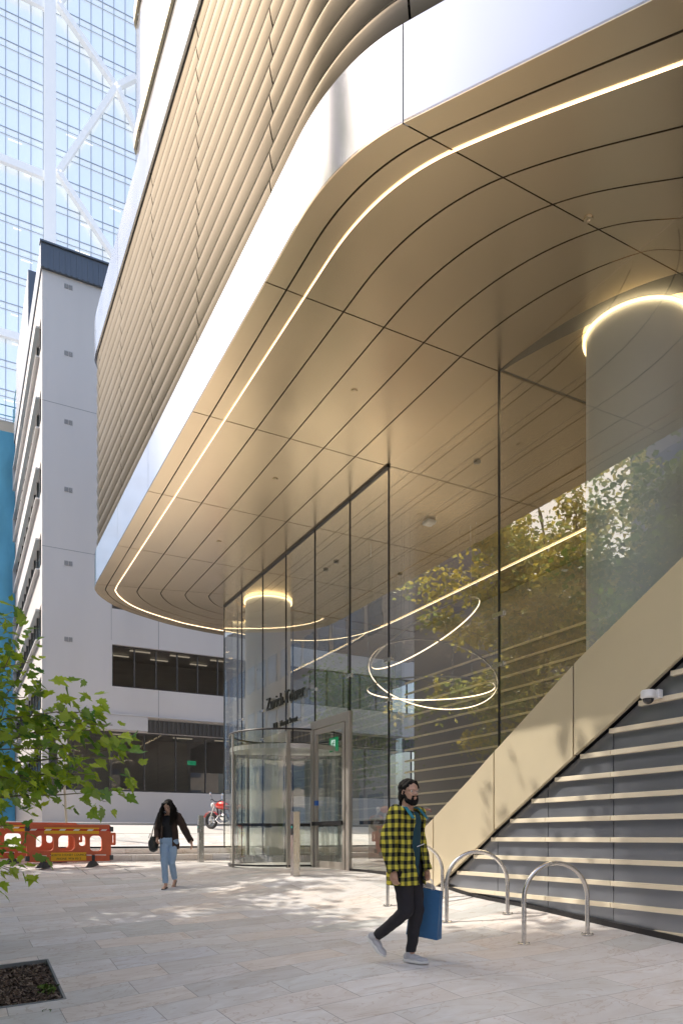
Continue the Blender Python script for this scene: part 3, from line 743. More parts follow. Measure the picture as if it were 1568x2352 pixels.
mb.build('wall',M['wall_grey'],bl,merge=True)
# thin wall joints
mb=MB(); 
for x in (7.9,11.6): mb.box((x,YB-.004,4.9),(x+.02,YB+.01,6.44)); mb.box((x,YB-.004,8.24),(x+.02,YB+.01,9.7))
mb.box((5.9,YB-.003,8.4),(5.912,YB+.01,23)); mb.box((CX,YB-.003,11.9),(XE,YB+.01,11.915)); mb.box((CX,YB-.003,17.85),(XE,YB+.01,17.865)); mb.build('wall_joint',mat('joint_grey',(.22,.21,.2),.8),bl)
# parapet
mb=MB(); mb.box((CX-.06,YB-.12,23.2),(XE,YB+.1,24.2)); 
for i in range(int((XE-CX)/.22)): mb.box((CX+.22*i,YB-.15,23.22),(CX+.22*i+.05,YB-.119,24.12))
mb.box((CX-.10,YB-.19,24.2),(XE,YB+.12,24.27)); mb.box((CX-.06,YB+.1,23.2),(CX+.1,47,24.2)); mb.build('parapet',M['slate'],bl)
mb=MB(); mb.box((CX+.1,YB+.13,23.0),(XE,47,23.3)); mb.build('roof',M['slate'],bl)
mb=MB(); mb.box((CX+.0,38.3,24.3),(CX+8,46,27.5)); mb.build('roof_plant_room',M['slate'],bl)
# ribbon windows with panes
def window(x0,x1,z0,z1,mulls,name='window'):
    f=MB(); t=.05
    f.box((x0,YB+.12,z0),(x1,YB+.2,z0+t)); f.box((x0,YB+.12,z1-t),(x1,YB+.2,z1)); 
    for x in mulls: f.box((x-.025,YB+.11,z0+t),(x+.025,YB+.2,z1-t))
    w_=f.build(name,M['winframe'],bl)
    for a,b in zip(mulls,mulls[1:]):
        q=MB(); q.add([(a+.025,YB+.16,z0+t),(b-.025,YB+.16,z0+t),(b-.025,YB+.16,z1-t),(a+.025,YB+.16,z1-t)],[(0,1,2,3)]); q.build('pane',M['pane'],w_)
    return w_
M['pane']=glass_mat('office_pane',(.50,.49,.48),.07)
window(5.94,XE,6.44,8.23,[5.965+.935*i for i in range(18)])
window(5.94,XE,9.75,11.4,[5.965+.935*i for i in range(18)])
window(3.42,XE,1.97,4.53,[3.445,4.38,5.92,7.33,8.71,10.07,11.45,12.85,14.2,15.6,17,18.4,19.8,21.2])
# rooms behind the windows
mb=MB(); 
for (z0,z1) in ((1.8,4.7),(6.3,8.4),(9.6,11.5)):
    mb.box((3.5,YB+3.6,z0),(XE,YB+3.7,z1)); mb.box((3.5,YB+.26,z0-.05),(XE,YB+3.6,z0)); mb.box((3.5,YB+.26,z1),(XE,YB+3.6,z1+.05)); mb.box((3.45,YB+.26,z0),(3.5,YB+3.6,z1))
mb.build('office_room',mat('room_interior',(.62,.59,.56),.8,var=.3,vscale=.7),bl)
mb=MB()
for x in (6.9,8.7,10.6,12.5): mb.box((x,YB+1.0,8.28),(x+.9,YB+1.12,8.32)); mb.box((x-.6,YB+2.2,8.28),(x+.2,YB+2.32,8.32))
for x in (6.2,9.0,11): mb.box((x,YB+1.6,4.6),(x+.9,YB+1.7,4.64))
split_build(mb,'ceiling_light',emis('office_light',(1,.88,.68),.55),bl)
# awning, louvre band, vents
mb=MB(); mb.box((3.35,YB-.16,4.58),(7.42,YB-.001,5.20)); mb.box((3.33,YB-.18,5.20),(XE,YB-.001,5.26)); mb.build('awning_band',M['wall_beige'],bl,bevel=.01)
mb=MB(); mb.box((7.43,YB-.05,4.55),(XE,YB-.001,5.10)); 
for i in range(70): mb.box((7.5+.2*i,YB-.10,4.57),(7.5+.2*i+.08,YB-.051,5.08))
mb.build('louvre_band',M['winframe'],bl)
for z in (23.06-.25,20.04,17.2,14.4,11.35,8.2):
    v=MB(); 
    for dx in (0,.17):
        v.box((4.03+dx,YB-.015,z-.09),(4.17+dx,YB-.001,z+.09))
        for k in range(4): v.box((4.035+dx,YB-.022,z-.08+.045*k),(4.165+dx,YB-.0151,z-.062+.045*k),1)
    v.build('wall_vent',[mat('vent_grey',(.13,.13,.13),.6) if 'vent' not in M else M['vent'],M['wall_beige']],bl)
mb=MB(); mb.box((9.55,YB+1.2,3.35),(9.95,YB+1.24,3.55)); mb.build('exit_sign',emis('exit_green_far',(.05,.5,.25),.7),bl)
# side face: bands of windows with projecting frames
FL=[1.9+2.97*i for i in range(7)]
mb=MB(); gl=MB(); fr=MB(); mu_=MB()
for i,z in enumerate(FL+[FL[-1]+2.97]):
    zs=z-1.2; zt=z+.45
    mb.box((CX,YB+.001,zs if i else -.5),(CX+.25,47,zt))
mb.box((CX,46.5,-.5),(CX+.25,47,23.2)); mb.box((CX+.001,YB+.001,-.4),(CX+.24,YB+.35,23.19))
mb.build('side_wall',M['wall_beige'],bl)
M['surround']=mat('window_surround_grey',(.60,.59,.58),.6); M['bluewin']=mat('blue_window_glass',(.03,.10,.15),.08,spec=1)
for z in FL:
    gl=MB(); gl.add([(CX+.12,YB+.3,z+.45),(CX+.12,46.4,z+.45),(CX+.12,46.4,z+1.77),(CX+.12,YB+.3,z+1.77)],[(0,1,2,3)]); gw=gl.build('side_window',M['bluewin'],bl)
    fr=MB(); fr.box((CX-.16,YB+1.0,z+1.66),(CX-.001,46.3,z+1.74)); fr.box((CX-.16,YB+.95,z+.40),(CX-.001,46.3,z+.46)); fr.box((CX-.16,46.3,z+.40),(CX-.001,46.38,z+1.74)); fr.build('window_surround',M['surround'],gw)
    mu_=MB()
    for k in range(11): mu_.box((CX+.03,YB+1.2+1.3*k,z+.455),(CX+.11,YB+1.26+1.3*k,z+1.765))
    split_build(mu_,'mullion',M['winframe'],gw)
# ------------------------------------------------------------------ white tower behind
YT=110.0; tw=empty('glass_skyscraper',(10,YT,1)); tag(tw,'tall pale glass skyscraper with white diagonal bracing far behind','building')
M['tglass']=mat('tower_glass_haze_glow',(.85,.90,.97),.2,.5,spec=1,var=.10,vscale=.09,emit=(.84,.91,1),estr=.36)  # faint emission added so the glass looks pale and hazy
M['twhite']=mat('tower_white_haze_glow',(.95,.95,.94),.6,.0,var=.03,vscale=.2,emit=(.95,.97,.98),estr=.24)  # no lamp: emission whitens the metal like distance haze
M['tspan']=mat('tower_spandrel_haze_glow',(.92,.95,.98),.35,.3,var=.05,vscale=.2,emit=(.85,.93,1),estr=.34)  # spandrels self-glow too, haze put into the material
def TX(px,py=500): return on_y(px,py,YT).x
TXC=TX(265)
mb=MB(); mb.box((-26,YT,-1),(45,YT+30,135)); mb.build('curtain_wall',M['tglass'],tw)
pitch=4.0; z_ref=on_y(265,210,YT).z
mb=MB(); mt_=MB(); fl=MB()
z_ref2=z_ref%pitch
for i in range(34):
    z=z_ref2-.9+pitch*i
    if z>134: break
    mb.box((-26,YT-.06,z),(45,YT-.001,z+.85)); mt_.box((-26,YT-.14,z+.85),(45,YT-.061,z+.95)); mt_.box((-26,YT-.12,z-.06),(45,YT-.061,z-.001))
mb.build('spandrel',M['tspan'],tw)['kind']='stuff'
x=TX(100)-1.6*24
while x<45:
    mt_.box((x-.05,YT-.20,0),(x+.05,YT-.141,134)); x+=1.6
mt_.build('mullion',mat('tower_mullion_grey',(.48,.54,.60),.5,.1),tw)['kind']='stuff'
mb=MB(); xc0,xc1=TX(101),TX(127)
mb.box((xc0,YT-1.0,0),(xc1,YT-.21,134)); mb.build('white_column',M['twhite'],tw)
mb=MB()
for py in (386,780,-8): 
    z=on_y(40,py,YT).z; mb.box((-26,YT-.8,z-.5),(xc0-.01,YT-.21,z+.5))
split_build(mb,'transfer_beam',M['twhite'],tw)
br_=[(133,20,265,210),(265,210,133,405),(133,405,262,600),(133,20,265,-170),(265,210,309,188),(268,212,330,350)]
for a in br_:
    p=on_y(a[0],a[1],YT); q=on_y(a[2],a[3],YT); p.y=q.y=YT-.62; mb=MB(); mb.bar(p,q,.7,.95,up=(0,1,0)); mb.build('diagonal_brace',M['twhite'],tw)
# lit ceiling strips seen through the glass
mb=MB(); r4=random.Random(5)
for i in range(26):
    z=z_ref2-1.05+pitch*i
    for k in range(9):
        if r4.random()<.45: continue
        x=TX(2)+r4.uniform(0,30); l=r4.uniform(.8,1.8)
        if xc0-1.9<x<xc1+.2: continue
        mb.box((x,YT-.09,z-r4.uniform(.15,.7)),(x+l,YT-.065,z-.0)) if 0 else mb.box((x,YT-.05,z-.35),(x+l,YT-.02,z-.25))
mb.build('ceiling_light',emis('tower_light',(1,1,.95),1.6),tw)['kind']='stuff'

# ------------------------------------------------------------------ scaffold with blue mesh
sc_=empty('scaffold',(0,49,1)); tag(sc_,'tall scaffold wrapped in blue debris netting beyond the office block','scaffold')
mb=MB(); nx,nz=20,60; ztop=24.3
vs=[]
for j in range(nz+1):
    for i in range(nx+1):
        x=-.6+3.85*i/nx; z=.5+(ztop-.5)*j/nz; vs.append((x,48+.10*math.sin(x*2.1+z*.7)*math.sin(z*1.3),z))
mb.add(vs,[(j*(nx+1)+i,j*(nx+1)+i+1,(j+1)*(nx+1)+i+1,(j+1)*(nx+1)+i) for j in range(nz) for i in range(nx)],0,True)
mb.build('debris_netting',mat('blue_netting',(.13,.42,.58),.75,var=.4,vscale=.9,bump=.5,bscale=6,stretch=(1,1,.4)),sc_)
mb=MB()
for x in np.arange(-.6,3.4,1.28):
    for y in (48.25,49.4): mb.tube([(x,y,.5),(x,y,28 if (int(x*4)%3) else 26.5)],.035,6)
for z in np.arange(2,28,2.0):
    for y in (48.25,49.4): mb.tube([(-.7,y,z),(3.35,y,z)],.03,6)
    mb.tube([(3.3,48.1,z+1),(3.3,49.6,z+1)],.03,6)
mb.build('scaffold_tube',mat('teal_scaffold_tube',(.10,.30,.36),.5,.4),sc_)
mb=MB()
for z in (22.7,25.0): mb.box((-.6,48.2,z),(3.3,49.4,z+.06))
mb.build('plank',M['concrete'],sc_)
# ------------------------------------------------------------------ surroundings seen only in reflections and through shadows
M['ctx']=mat('opposite_cladding',(.30,.28,.30),.6,var=.08,vscale=.2); M['ctxw']=mat('opposite_window',(.05,.10,.20),.08,.2,spec=1,var=.6,vscale=.15)
M['ctx2']=mat('sandstone_cladding',(.50,.45,.40),.7,var=.08,vscale=.2)
def block(name,label,x0,x1,y0,y1,h,face,m1,m2,z0=-1,fh=3.6,ww=1.8):
    e=empty(name,((x0+x1)/2,(y0+y1)/2,z0)); tag(e,label,'building')
    mb=MB(); mb.box((x0,y0,z0),(x1,y1,h)); mb.build('wall',m1,e)
    mb=MB(); n=int((h-1)/fh)
    for i in range(n):
        z=z0+1.4+i*fh
        if face=='x':
            for k in range(int((y1-y0-1)/(ww+.5))): y=y0+.7+k*(ww+.5); mb.box((x1-.1,y,z),(x1+.03,y+ww,z+fh*.55))
        else:
            for k in range(int((x1-x0-1)/(ww+.5))): x=x0+.7+k*(ww+.5); mb.box((x,y1-.1,z),(x+ww,y1+.03,z+fh*.55))
    mb.build('window_grid',m2,e)['kind']='stuff'; return e
block('shade_tower','slender dark tower out of view, added to shade the foreground, mirrored over the near column',-46,-37,33,43,76,'x',M['ctx'],M['ctxw'],ww=3.2)  # added out of view, sized to keep the sun off the near plaza
block('opposite_building','dark office building across the plaza mirrored high in the glass',-64,-48,-25,30,30,'x',M['ctx'],M['ctxw'],ww=3.2)
block('low_shop_building','low dark brick building across the plaza mirrored in the glass',-30,-18,20,46,13,'x',M['ctx'],M['ctxw'],ww=2.4)
block('street_corner_building','grey brick building along the left side of the street mirrored in the glass',-34,-7,33,62,17,'x',M['ctx'],M['ctxw'],ww=1.6)
block('rear_building','sandstone office building behind the camera',-30,30,-40,-26,20,'y',M['ctx2'],M['ctxw'])

# ------------------------------------------------------------------ trees
def leafmat(name,c,var=.35,tr=.25):
    m=bpy.data.materials.new(name); m.use_nodes=True; nt=m.node_tree; b=nt.nodes['Principled BSDF']; L=nt.links; N=nt.nodes.new
    b.inputs['Roughness'].default_value=.48; b.inputs['Specular IOR Level'].default_value=.35
    at=N('ShaderNodeAttribute'); at.attribute_name='tone'; at.attribute_type='GEOMETRY'
    mx=N('ShaderNodeMix'); mx.data_type='RGBA'; mx.inputs[6].default_value=(c[0]*(1-var)*.8,c[1]*(1-var*.8),c[2]*(1-var*.4),1); mx.inputs[7].default_value=(min(1,c[0]*(1+var*1.7)),min(1,c[1]*(1+var)),c[2]*(1+var*.2),1)
    L.new(at.outputs['Fac'],mx.inputs[0])
    geo=N('ShaderNodeNewGeometry'); mb_=N('ShaderNodeMix'); mb_.data_type='RGBA'; L.new(geo.outputs['Backfacing'],mb_.inputs[0]); L.new(mx.outputs[2],mb_.inputs[6])
    lt=N('ShaderNodeMix'); lt.data_type='RGBA'; lt.inputs[0].default_value=.25; lt.inputs[7].default_value=(.35,.42,.30,1); L.new(mx.outputs[2],lt.inputs[6]); L.new(lt.outputs[2],mb_.inputs[7])
    L.new(mb_.outputs[2],b.inputs['Base Color'])
    tl=N('ShaderNodeBsdfTranslucent'); hs=N('ShaderNodeHueSaturation'); hs.inputs['Value'].default_value=1.6; hs.inputs['Saturation'].default_value=1.15; L.new(mx.outputs[2],hs.inputs['Color']); L.new(hs.outputs[0],tl.inputs[0])
    ms=N('ShaderNodeMixShader'); ms.inputs[0].default_value=tr; L.new(b.outputs[0],ms.inputs[1]); L.new(tl.outputs[0],ms.inputs[2]); L.new(ms.outputs[0],nt.nodes['Material Output'].inputs[0])
    return m
M['leaf']=leafmat('plane_tree_leaf',(.12,.20,.03),tr=.3); M['leaf_y']=leafmat('yellow_green_leaf',(.37,.35,.13),tr=.5); M['bark']=mat('mottled_bark',(.30,.27,.21),.85,var=.5,vscale=5,bump=.5,bscale=25,stretch=(1,1,.4))
_half=[(0,0),(.10,-.10),(.34,-.06),(.30,.10),(.50,.26),(.36,.36),(.40,.52),(.20,.52),(.14,.70),(.0,1.0)]
LOBE=[(x,y) for x,y in _half]+[(-x,y) for x,y in reversed(_half[1:-1])]
SIMPLE=[(0,0),(.28,.25),(.36,.55),(0,1),(-.36,.55),(-.28,.25)]
def leaf_cloud(name,pts,mt,parent,shape='simple',seed=1,droop=.3):
    """pts: list of (pos, size, outward dir, tone)"""
    r_=random.Random(seed); V=[];F=[];T=[]
    for (p,sz,od,tone) in pts:
        d=(Vector(od)*.7+Vector((r_.gauss(0,.6),r_.gauss(0,.6),r_.gauss(-droop,.45)))).normalized()
        up=Vector((r_.gauss(0,.55),r_.gauss(0,.55),1)).normalized(); s_=d.cross(up)
        if s_.length<.05: s_=Vector((1,0,0))
        s_.normalize(); n=s_.cross(d)
        o=len(V)
        if shape=='lobed':
            fold=r_.uniform(.05,.30); curl=r_.uniform(-.15,.35)
            n_=len(LOBE); w=r_.uniform(.8,1.05)
            V.append(tuple(p+d*sz*.35-n*sz*.0))
            for (x,y) in LOBE: V.append(tuple(p+s_*(x*sz*w)+d*(y*sz)+n*(abs(x)*fold*sz-curl*sz*y*y*.6+r_.uniform(-.02,.02)*sz)))
            for k in range(n_): F.append((o,o+1+k,o+1+(k+1)%n_)); T.append(tone)
        else:
            for (x,y) in ((0,0),(.42,.45),(0,1),(-.42,.45)): V.append(tuple(p+s_*(x*sz)+d*(y*sz)+n*(abs(x)*.2*sz)))
            F.append((o,o+1,o+2)); F.append((o,o+2,o+3)); T+=[tone,tone]
    me=bpy.data.meshes.new(name); me.from_pydata(V,[],F); me.materials.append(mt)
    a=me.attributes.new('tone','FLOAT','FACE'); a.data.foreach_set('value',T); me.update()
    ob=bpy.data.objects.new(name,me); COL.objects.link(ob)
    if parent is not None: ob.parent=parent; ob.matrix_parent_inverse=world_of(parent).inverted()
    return ob
def limb(p,d,L_,r0,seed,k=7,sag=.0):
    r_=random.Random(seed); pts=[Vector(p)]; d=Vector(d).normalized(); rr=[r0]
    for i in range(k):
        d=(d+Vector((r_.gauss(0,.16),r_.gauss(0,.16),r_.gauss(.02,.10)-sag))).normalized(); pts.append(pts[-1]+d*L_/k); rr.append(r0*(1-.8*(i+1)/k))
    return pts,rr
def tree(x,y,h,cr,seed,label,zc=None,n=9000,lsz=.17,group='plane trees along the plaza edge',xmax=None,mt=None,cx_off=0,flat=1.0):
    r_=random.Random(seed); z0=g(x,y)-.1
    e=empty('plane_tree',(x,y,z0)); tag(e,label,'tree',group)
    zb=z0+h*.28
    T=MB(); T.tube([(x,y,z0),(x+.05,y,z0+.3),(x+r_.gauss(0,.1),y+r_.gauss(0,.1),zb),(x+r_.gauss(0,.3),y+r_.gauss(0,.3),z0+h*.6),(x+cx_off,y,z0+h*.85)],[.22,.17,.14,.09,.03],10); T.build('trunk',M['bark'],e)
    B=MB(); tips=[]; zc=z0+h*.62
    for i in range(15):
        a=i*2.4+r_.random(); zz=zb+(h*.5)*i/15; dirv=(math.cos(a),math.sin(a),.35+.5*i/15); L_=cr*(1.05-.35*i/15)
        pts,rr=limb((x,y,zz),dirv,L_,.065*(1.2-i/15),seed*100+i); B.tube(pts,rr,6)
        for q in range(3):
            j=r_.randrange(2,6); p2,r2_=limb(pts[j],Vector(pts[j+1]-pts[j])+Vector((r_.gauss(0,.6),r_.gauss(0,.6),r_.gauss(.1,.3))),L_*.55,.028,seed*1000+i*5+q,5); B.tube(p2,r2_,5); tips+=p2[2:]
        tips+=pts[3:]
    B.build('branch',M['bark'],e)
    # leaf clumps round the branch ends and through the crown volume
    cl=[]
    for t in tips:
        if r_.random()<.8: cl.append((t,r_.uniform(.35,.8)))
    for i in range(46):
        a=r_.uniform(0,6.28); u=r_.uniform(-1,1); rr=cr*r_.uniform(.55,1.05)*math.sqrt(max(0,1-u*u*.85)); cl.append((Vector((x+cx_off+rr*math.cos(a),y+rr*math.sin(a),zc+u*h*.36)),r_.uniform(.4,.95)))
    P=[]; per=max(3,n//len(cl))
    for c,cr_ in cl:
        tn=min(1,max(0,r_.gauss(.5,.25)))
        for k in range(per):
            v=Vector((r_.gauss(0,1),r_.gauss(0,1),r_.gauss(0,.7)*flat)); v=v.normalized()*(r_.random()**.5)*cr_; p=c+v
            if xmax is not None and p.x>xmax*max(p.y,1)-.15: continue
            P.append((p,lsz*r_.uniform(.7,1.25),v.normalized() if v.length>0 else (0,0,1),min(1,max(0,tn+r_.gauss(0,.2)))))
    leaf_cloud('crown',P,mt or M['leaf'],e,'simple',seed)
    return e
XM=.045
tree(-3.2,29.8,8,3.0,16,'small plane tree on the far footpath mirrored above the lettering',n=6000,xmax=XM)
tree(-5.6,17.6,13,4.5,11,'large plane tree with yellow-green leaves mirrored in the middle of the glass wall',n=15000,xmax=XM,mt=M['leaf_y'])
tree(-3.4,10.9,15.5,4.2,12,'tall dense plane tree just left of the view behind the planting bed',n=19000,xmax=XM,lsz=.19)
tree(-5.2,6.4,14,4.2,17,'tall plane tree level with the planting bed, left of the view',n=13000,xmax=XM,lsz=.19)
tree(-5.2,-.6,19,4.6,19,'very tall open plane tree behind and left of the camera, mirrored in the fascia',n=7000,xmax=XM,lsz=.2)
tree(-9.0,15.2,14,4.2,18,'tall plane tree between the dense tree and the opposite shops',n=12000,xmax=XM,lsz=.19)
tree(-4.9,19.6,14.5,4.5,13,'broad yellow-green plane tree at the steps, mirrored beside the ring chandelier',n=20000,xmax=XM,mt=M['leaf_y'],lsz=.18)
tree(-13,15,12,4.5,14,'plane tree on the far side of the plaza in front of the opposite buildings',n=8000,xmax=XM)
tree(-12,26,11,4.2,15,'plane tree on the upper street beyond the steps at left',n=7000,xmax=XM,mt=M['leaf_y'])

# foreground tree: trunk out of frame at left, leafy branches reaching into it
ft=empty('young_plane_tree',(-1.05,7.35,g(-1,7.35)-.1)); tag(ft,'young plane tree in the planting bed with large lobed leaves reaching in from the left','tree')
T=MB(); x,y,z0=-1.05,7.35,g(-1,7.35)-.1
T.tube([(x,y,z0),(x,y,z0+1),(x-.05,y+.05,z0+2.5),(x,y,z0+4.2),(x-.1,y,z0+6.2)],[.075,.06,.05,.035,.01],10); T.build('trunk',M['bark'],ft)
B=MB(); r_=random.Random(21); nodes=[]
# each branch: from the trunk towards an end point given in the air
ends=[((1.16,5.9,.62),1.6),((1.10,5.95,.90),1.7),((1.15,6.0,.36),1.3),((.92,5.95,.98),1.9),((.52,6.1,1.35),2.2),((.30,6.2,1.62),2.5),((.28,6.0,.10),1.1),((.35,5.8,-.22),1.0),((.75,6.0,.70),1.7),((.55,6.05,.45),1.5),((.05,6.3,1.05),2.0),((-.1,6.3,.7),1.7),((.02,6.5,1.45),2.3),((.5,6.2,1.1),2.0),((.95,6.05,.85),1.7),((.2,5.7,.45),1.3),((.1,5.6,.9),1.6),((.2,5.9,-.05),1.0),((1.0,6.0,.5),1.5)]
for i,(e_,hz) in enumerate(ends):
    a=Vector((x,y,z0+hz+.2)); b=Vector(e_); c=(a+b)/2+Vector((0,0,.22)); pts=[]
    for k in range(11):
        t=k/10; p=a*(1-t)**2+c*2*t*(1-t)+b*t*t; pts.append(p+Vector((r_.gauss(0,.012),r_.gauss(0,.012),r_.gauss(0,.012))))
    B.tube(pts,[.016*(1-.8*k/10) for k in range(11)],6)
    nodes+=[(p,(b-a).normalized(),k) for k,p in enumerate(pts) if k>=4]
    for k in range(4,10):
        d=(b-a).normalized()+Vector((r_.gauss(0,.6),r_.gauss(0,.6),r_.gauss(0,.6))); p2,r2_=limb(pts[k],d,.30,.005,i*50+k,4); B.tube(p2,r2_,4); nodes+=[(q,d.normalized(),6) for q in p2[1:]]
B.build('branch',mat('twig_bark',(.20,.17,.10),.8),ft)
M['leaf_fg']=leafmat('fresh_lobed_leaf',(.22,.33,.045),var=.55,tr=.42)
P=[]
for (p,d,k) in nodes:
    for q in range(4 if k<10 else 6):
        tone=min(1,max(0,r_.gauss(.5,.3))); sz=r_.uniform(.05,.13)
        P.append((p+Vector((r_.gauss(0,.075),r_.gauss(0,.075),r_.gauss(0,.085))),sz,d,tone))
leaf_cloud('foliage',P,M['leaf_fg'],ft,'lobed',5,droop=.55)
# upper crown, left of the view
P=[];r_=random.Random(9)
for i in range(60):
    c=Vector((-1.6+r_.gauss(0,.7),7.4+r_.gauss(0,.8),z0+r_.uniform(2.2,6.2)))
    for k in range(45):
        v=Vector((r_.gauss(0,1),r_.gauss(0,1),r_.gauss(0,1))).normalized()*r_.random()*.5; p=c+v
        if p.x>.0: continue
        P.append((p,r_.uniform(.10,.17),v.normalized(),min(1,max(0,r_.gauss(.5,.25)))))
leaf_cloud('crown',P,M['leaf'],ft,'simple',6)
T=MB(); T.tube([(.10,6.95,g(.1,7)-.1),(.10,6.95,g(.1,7)+.55)],.022,8); tag(T.build('tree_stake',mat('weathered_timber',(.12,.10,.08),.9)),'short dark stake at the left edge beside the planting bed','stake')
# ------------------------------------------------------------------ street furniture
def hoop(pl,pr,h,label,foot=True):
    pl=Vector(pl); pr=Vector(pr); c=(pl+pr)/2; w=(pr-pl); w.z=0; L_=w.length; r_=L_/2; u=w.normalized()
    e=empty('bicycle_rack',(c.x,c.y,(pl.z+pr.z)/2)); tag(e,label,'bicycle rack','bicycle hoops in front of the stair beam')
    top=max(pl.z,pr.z)+h-r_; pts=[pl+Vector((0,0,-.02)),Vector((pl.x,pl.y,top-.2)),Vector((pl.x,pl.y,top-.05))]
    for k in range(0,25):
        a=math.pi-math.pi*k/24; pts.append(Vector((c.x,c.y,top))+u*(r_*math.cos(a))+Vector((0,0,r_*math.sin(a))))
    pts+=[Vector((pr.x,pr.y,top-.05)),Vector((pr.x,pr.y,top-.2)),pr+Vector((0,0,-.02))]
    mb=MB(); mb.tube(pts,.0255,16); mb.build('hoop',M['steel'],e)
    for p in (pl,pr):
        q=MB(); q.lathe([(.0,.014),(.062,.014),(.070,.010),(.071,-.01)],28,tuple(p)); 
        for k in range(4):
            a=math.pi/4+k*math.pi/2; q.lathe([(0,.024),(.008,.024),(.009,.014)],8,(p.x+.055*math.cos(a),p.y+.055*math.sin(a),p.z))
        q.build('base_flange',M['steel'],e)
    return e
hoop((5.446,6.054,g(5.446,6.054)),(6.206,5.877,g(6.206,5.877)),.80,'nearest steel bicycle hoop at right, in front of the dark battened wall')
hoop((5.482,7.506,g(5.482,7.506)),(6.26,7.263,g(6.26,7.263)),.80,'middle steel bicycle hoop in front of the foot of the gold beam')
hoop((5.56,9.05,g(5.56,9.05)),(6.35,8.8,g(6.35,8.8)),.80,'farthest steel bicycle hoop, half hidden behind the walking man')

def bollard(x,y,h,label):
    z=g(x,y); e=empty('bollard',(x,y,z)); tag(e,label,'bollard','square steel posts outside the entrance')
    a=R(0); mb=MB(); mb.box((x-.065,y-.065,z-.05),(x+.065,y+.065,z+h)); mb.build('post',M['steel'],e,bevel=.004)
    q=MB(); q.box((x-.069,y-.045,z+h-.42),(x-.0651,y+.045,z+h-.22)); q.build('reader_panel',M['black'],e)
    q=MB(); q.box((x-.072,y-.03,z+h-.30),(x-.0691,y+.03,z+h-.26)); q.build('indicator',emis('reader_green',(.1,.6,.5),.5),e)
    q=MB(); q.lathe([(.018,z+h-.56),(.018,z+h-.66)],12,(x-.066,y,0)); q.build('button',M['steel'],e) if False else None
p=on_g(678,2011); b1=p; bollard(p.x,p.y,147*(p.length and (p.x*SF+p.y*CF))/1675,'brushed steel post in front of the revolving door')
p=on_g(461,1980); bollard(p.x,p.y,107*(p.x*SF+p.y*CF)/1675,'brushed steel post behind the woman, left of the glass corner')

# dome camera on the battened wall
c=Vector((XW-.05,5.33,1.50)); e=empty('security_camera',(c.x,c.y,c.z)); tag(e,'white dome security camera on the battened wall under the gold beam','security camera')
M['white']=mat('white_plastic',(.80,.80,.80),.35); M['smoke']=mat('smoked_dome',(.02,.02,.025),.08,spec=.8)
mb=MB(); mb.box((c.x-.06,c.y-.075,c.z-.02),(c.x+.012,c.y+.075,c.z+.075)); mb.build('wall_box',M['white'],e,bevel=.01)
mb=MB(); mb.lathe([(0,.065),(.065,.065),(.078,.05),(.078,-.012),(.066,-.025),(.0,-.025)],32,(c.x-.13,c.y,c.z)); mb.box((c.x-.13,c.y-.05,c.z-.01),(c.x-.0601,c.y+.05,c.z+.055)); mb.build('housing',M['white'],e)
mb=MB(); mb.lathe([(.058*math.cos(a),-.025-.058*math.sin(a)) for a in [R(9*k) for k in range(11)]],28,(c.x-.13,c.y,c.z)); mb.build('dome',M['smoke'],e)

# things set in the soffit and lobby ceiling
q_=[]
for (px,py) in ((1350,502),(813,898),(632,1100),(503,1244)):
    p=on_z(px,py,S); mb=MB(); mb.lathe([(.022,S-.016),(.045,S-.016),(.05,S-.001)],24,(p.x,p.y,0)); mb.lathe([(0,S-.004),(.022,S-.016)],16,(p.x,p.y,0)); mb.build('sprinkler',M['soffit'],tower)
for (px,py) in ((1095,1060),(918,1318),(748,1308),(772,1290)):
    p=on_z(px,py,S+.01); mb=MB(); mb.lathe([(.0,S-.02),(.035,S-.02),(.06,S-.012),(.065,S+.011)],24,(p.x,p.y,0)); mb.build('downlight',M['black'],tower)
p=on_z(985,1196,S+.01); mb=MB(); mb.box((p.x-.11,p.y-.11,S-.07),(p.x+.11,p.y+.11,S+.011)); mb.build('ceiling_access_point',M['white'],tower,bevel=.03)

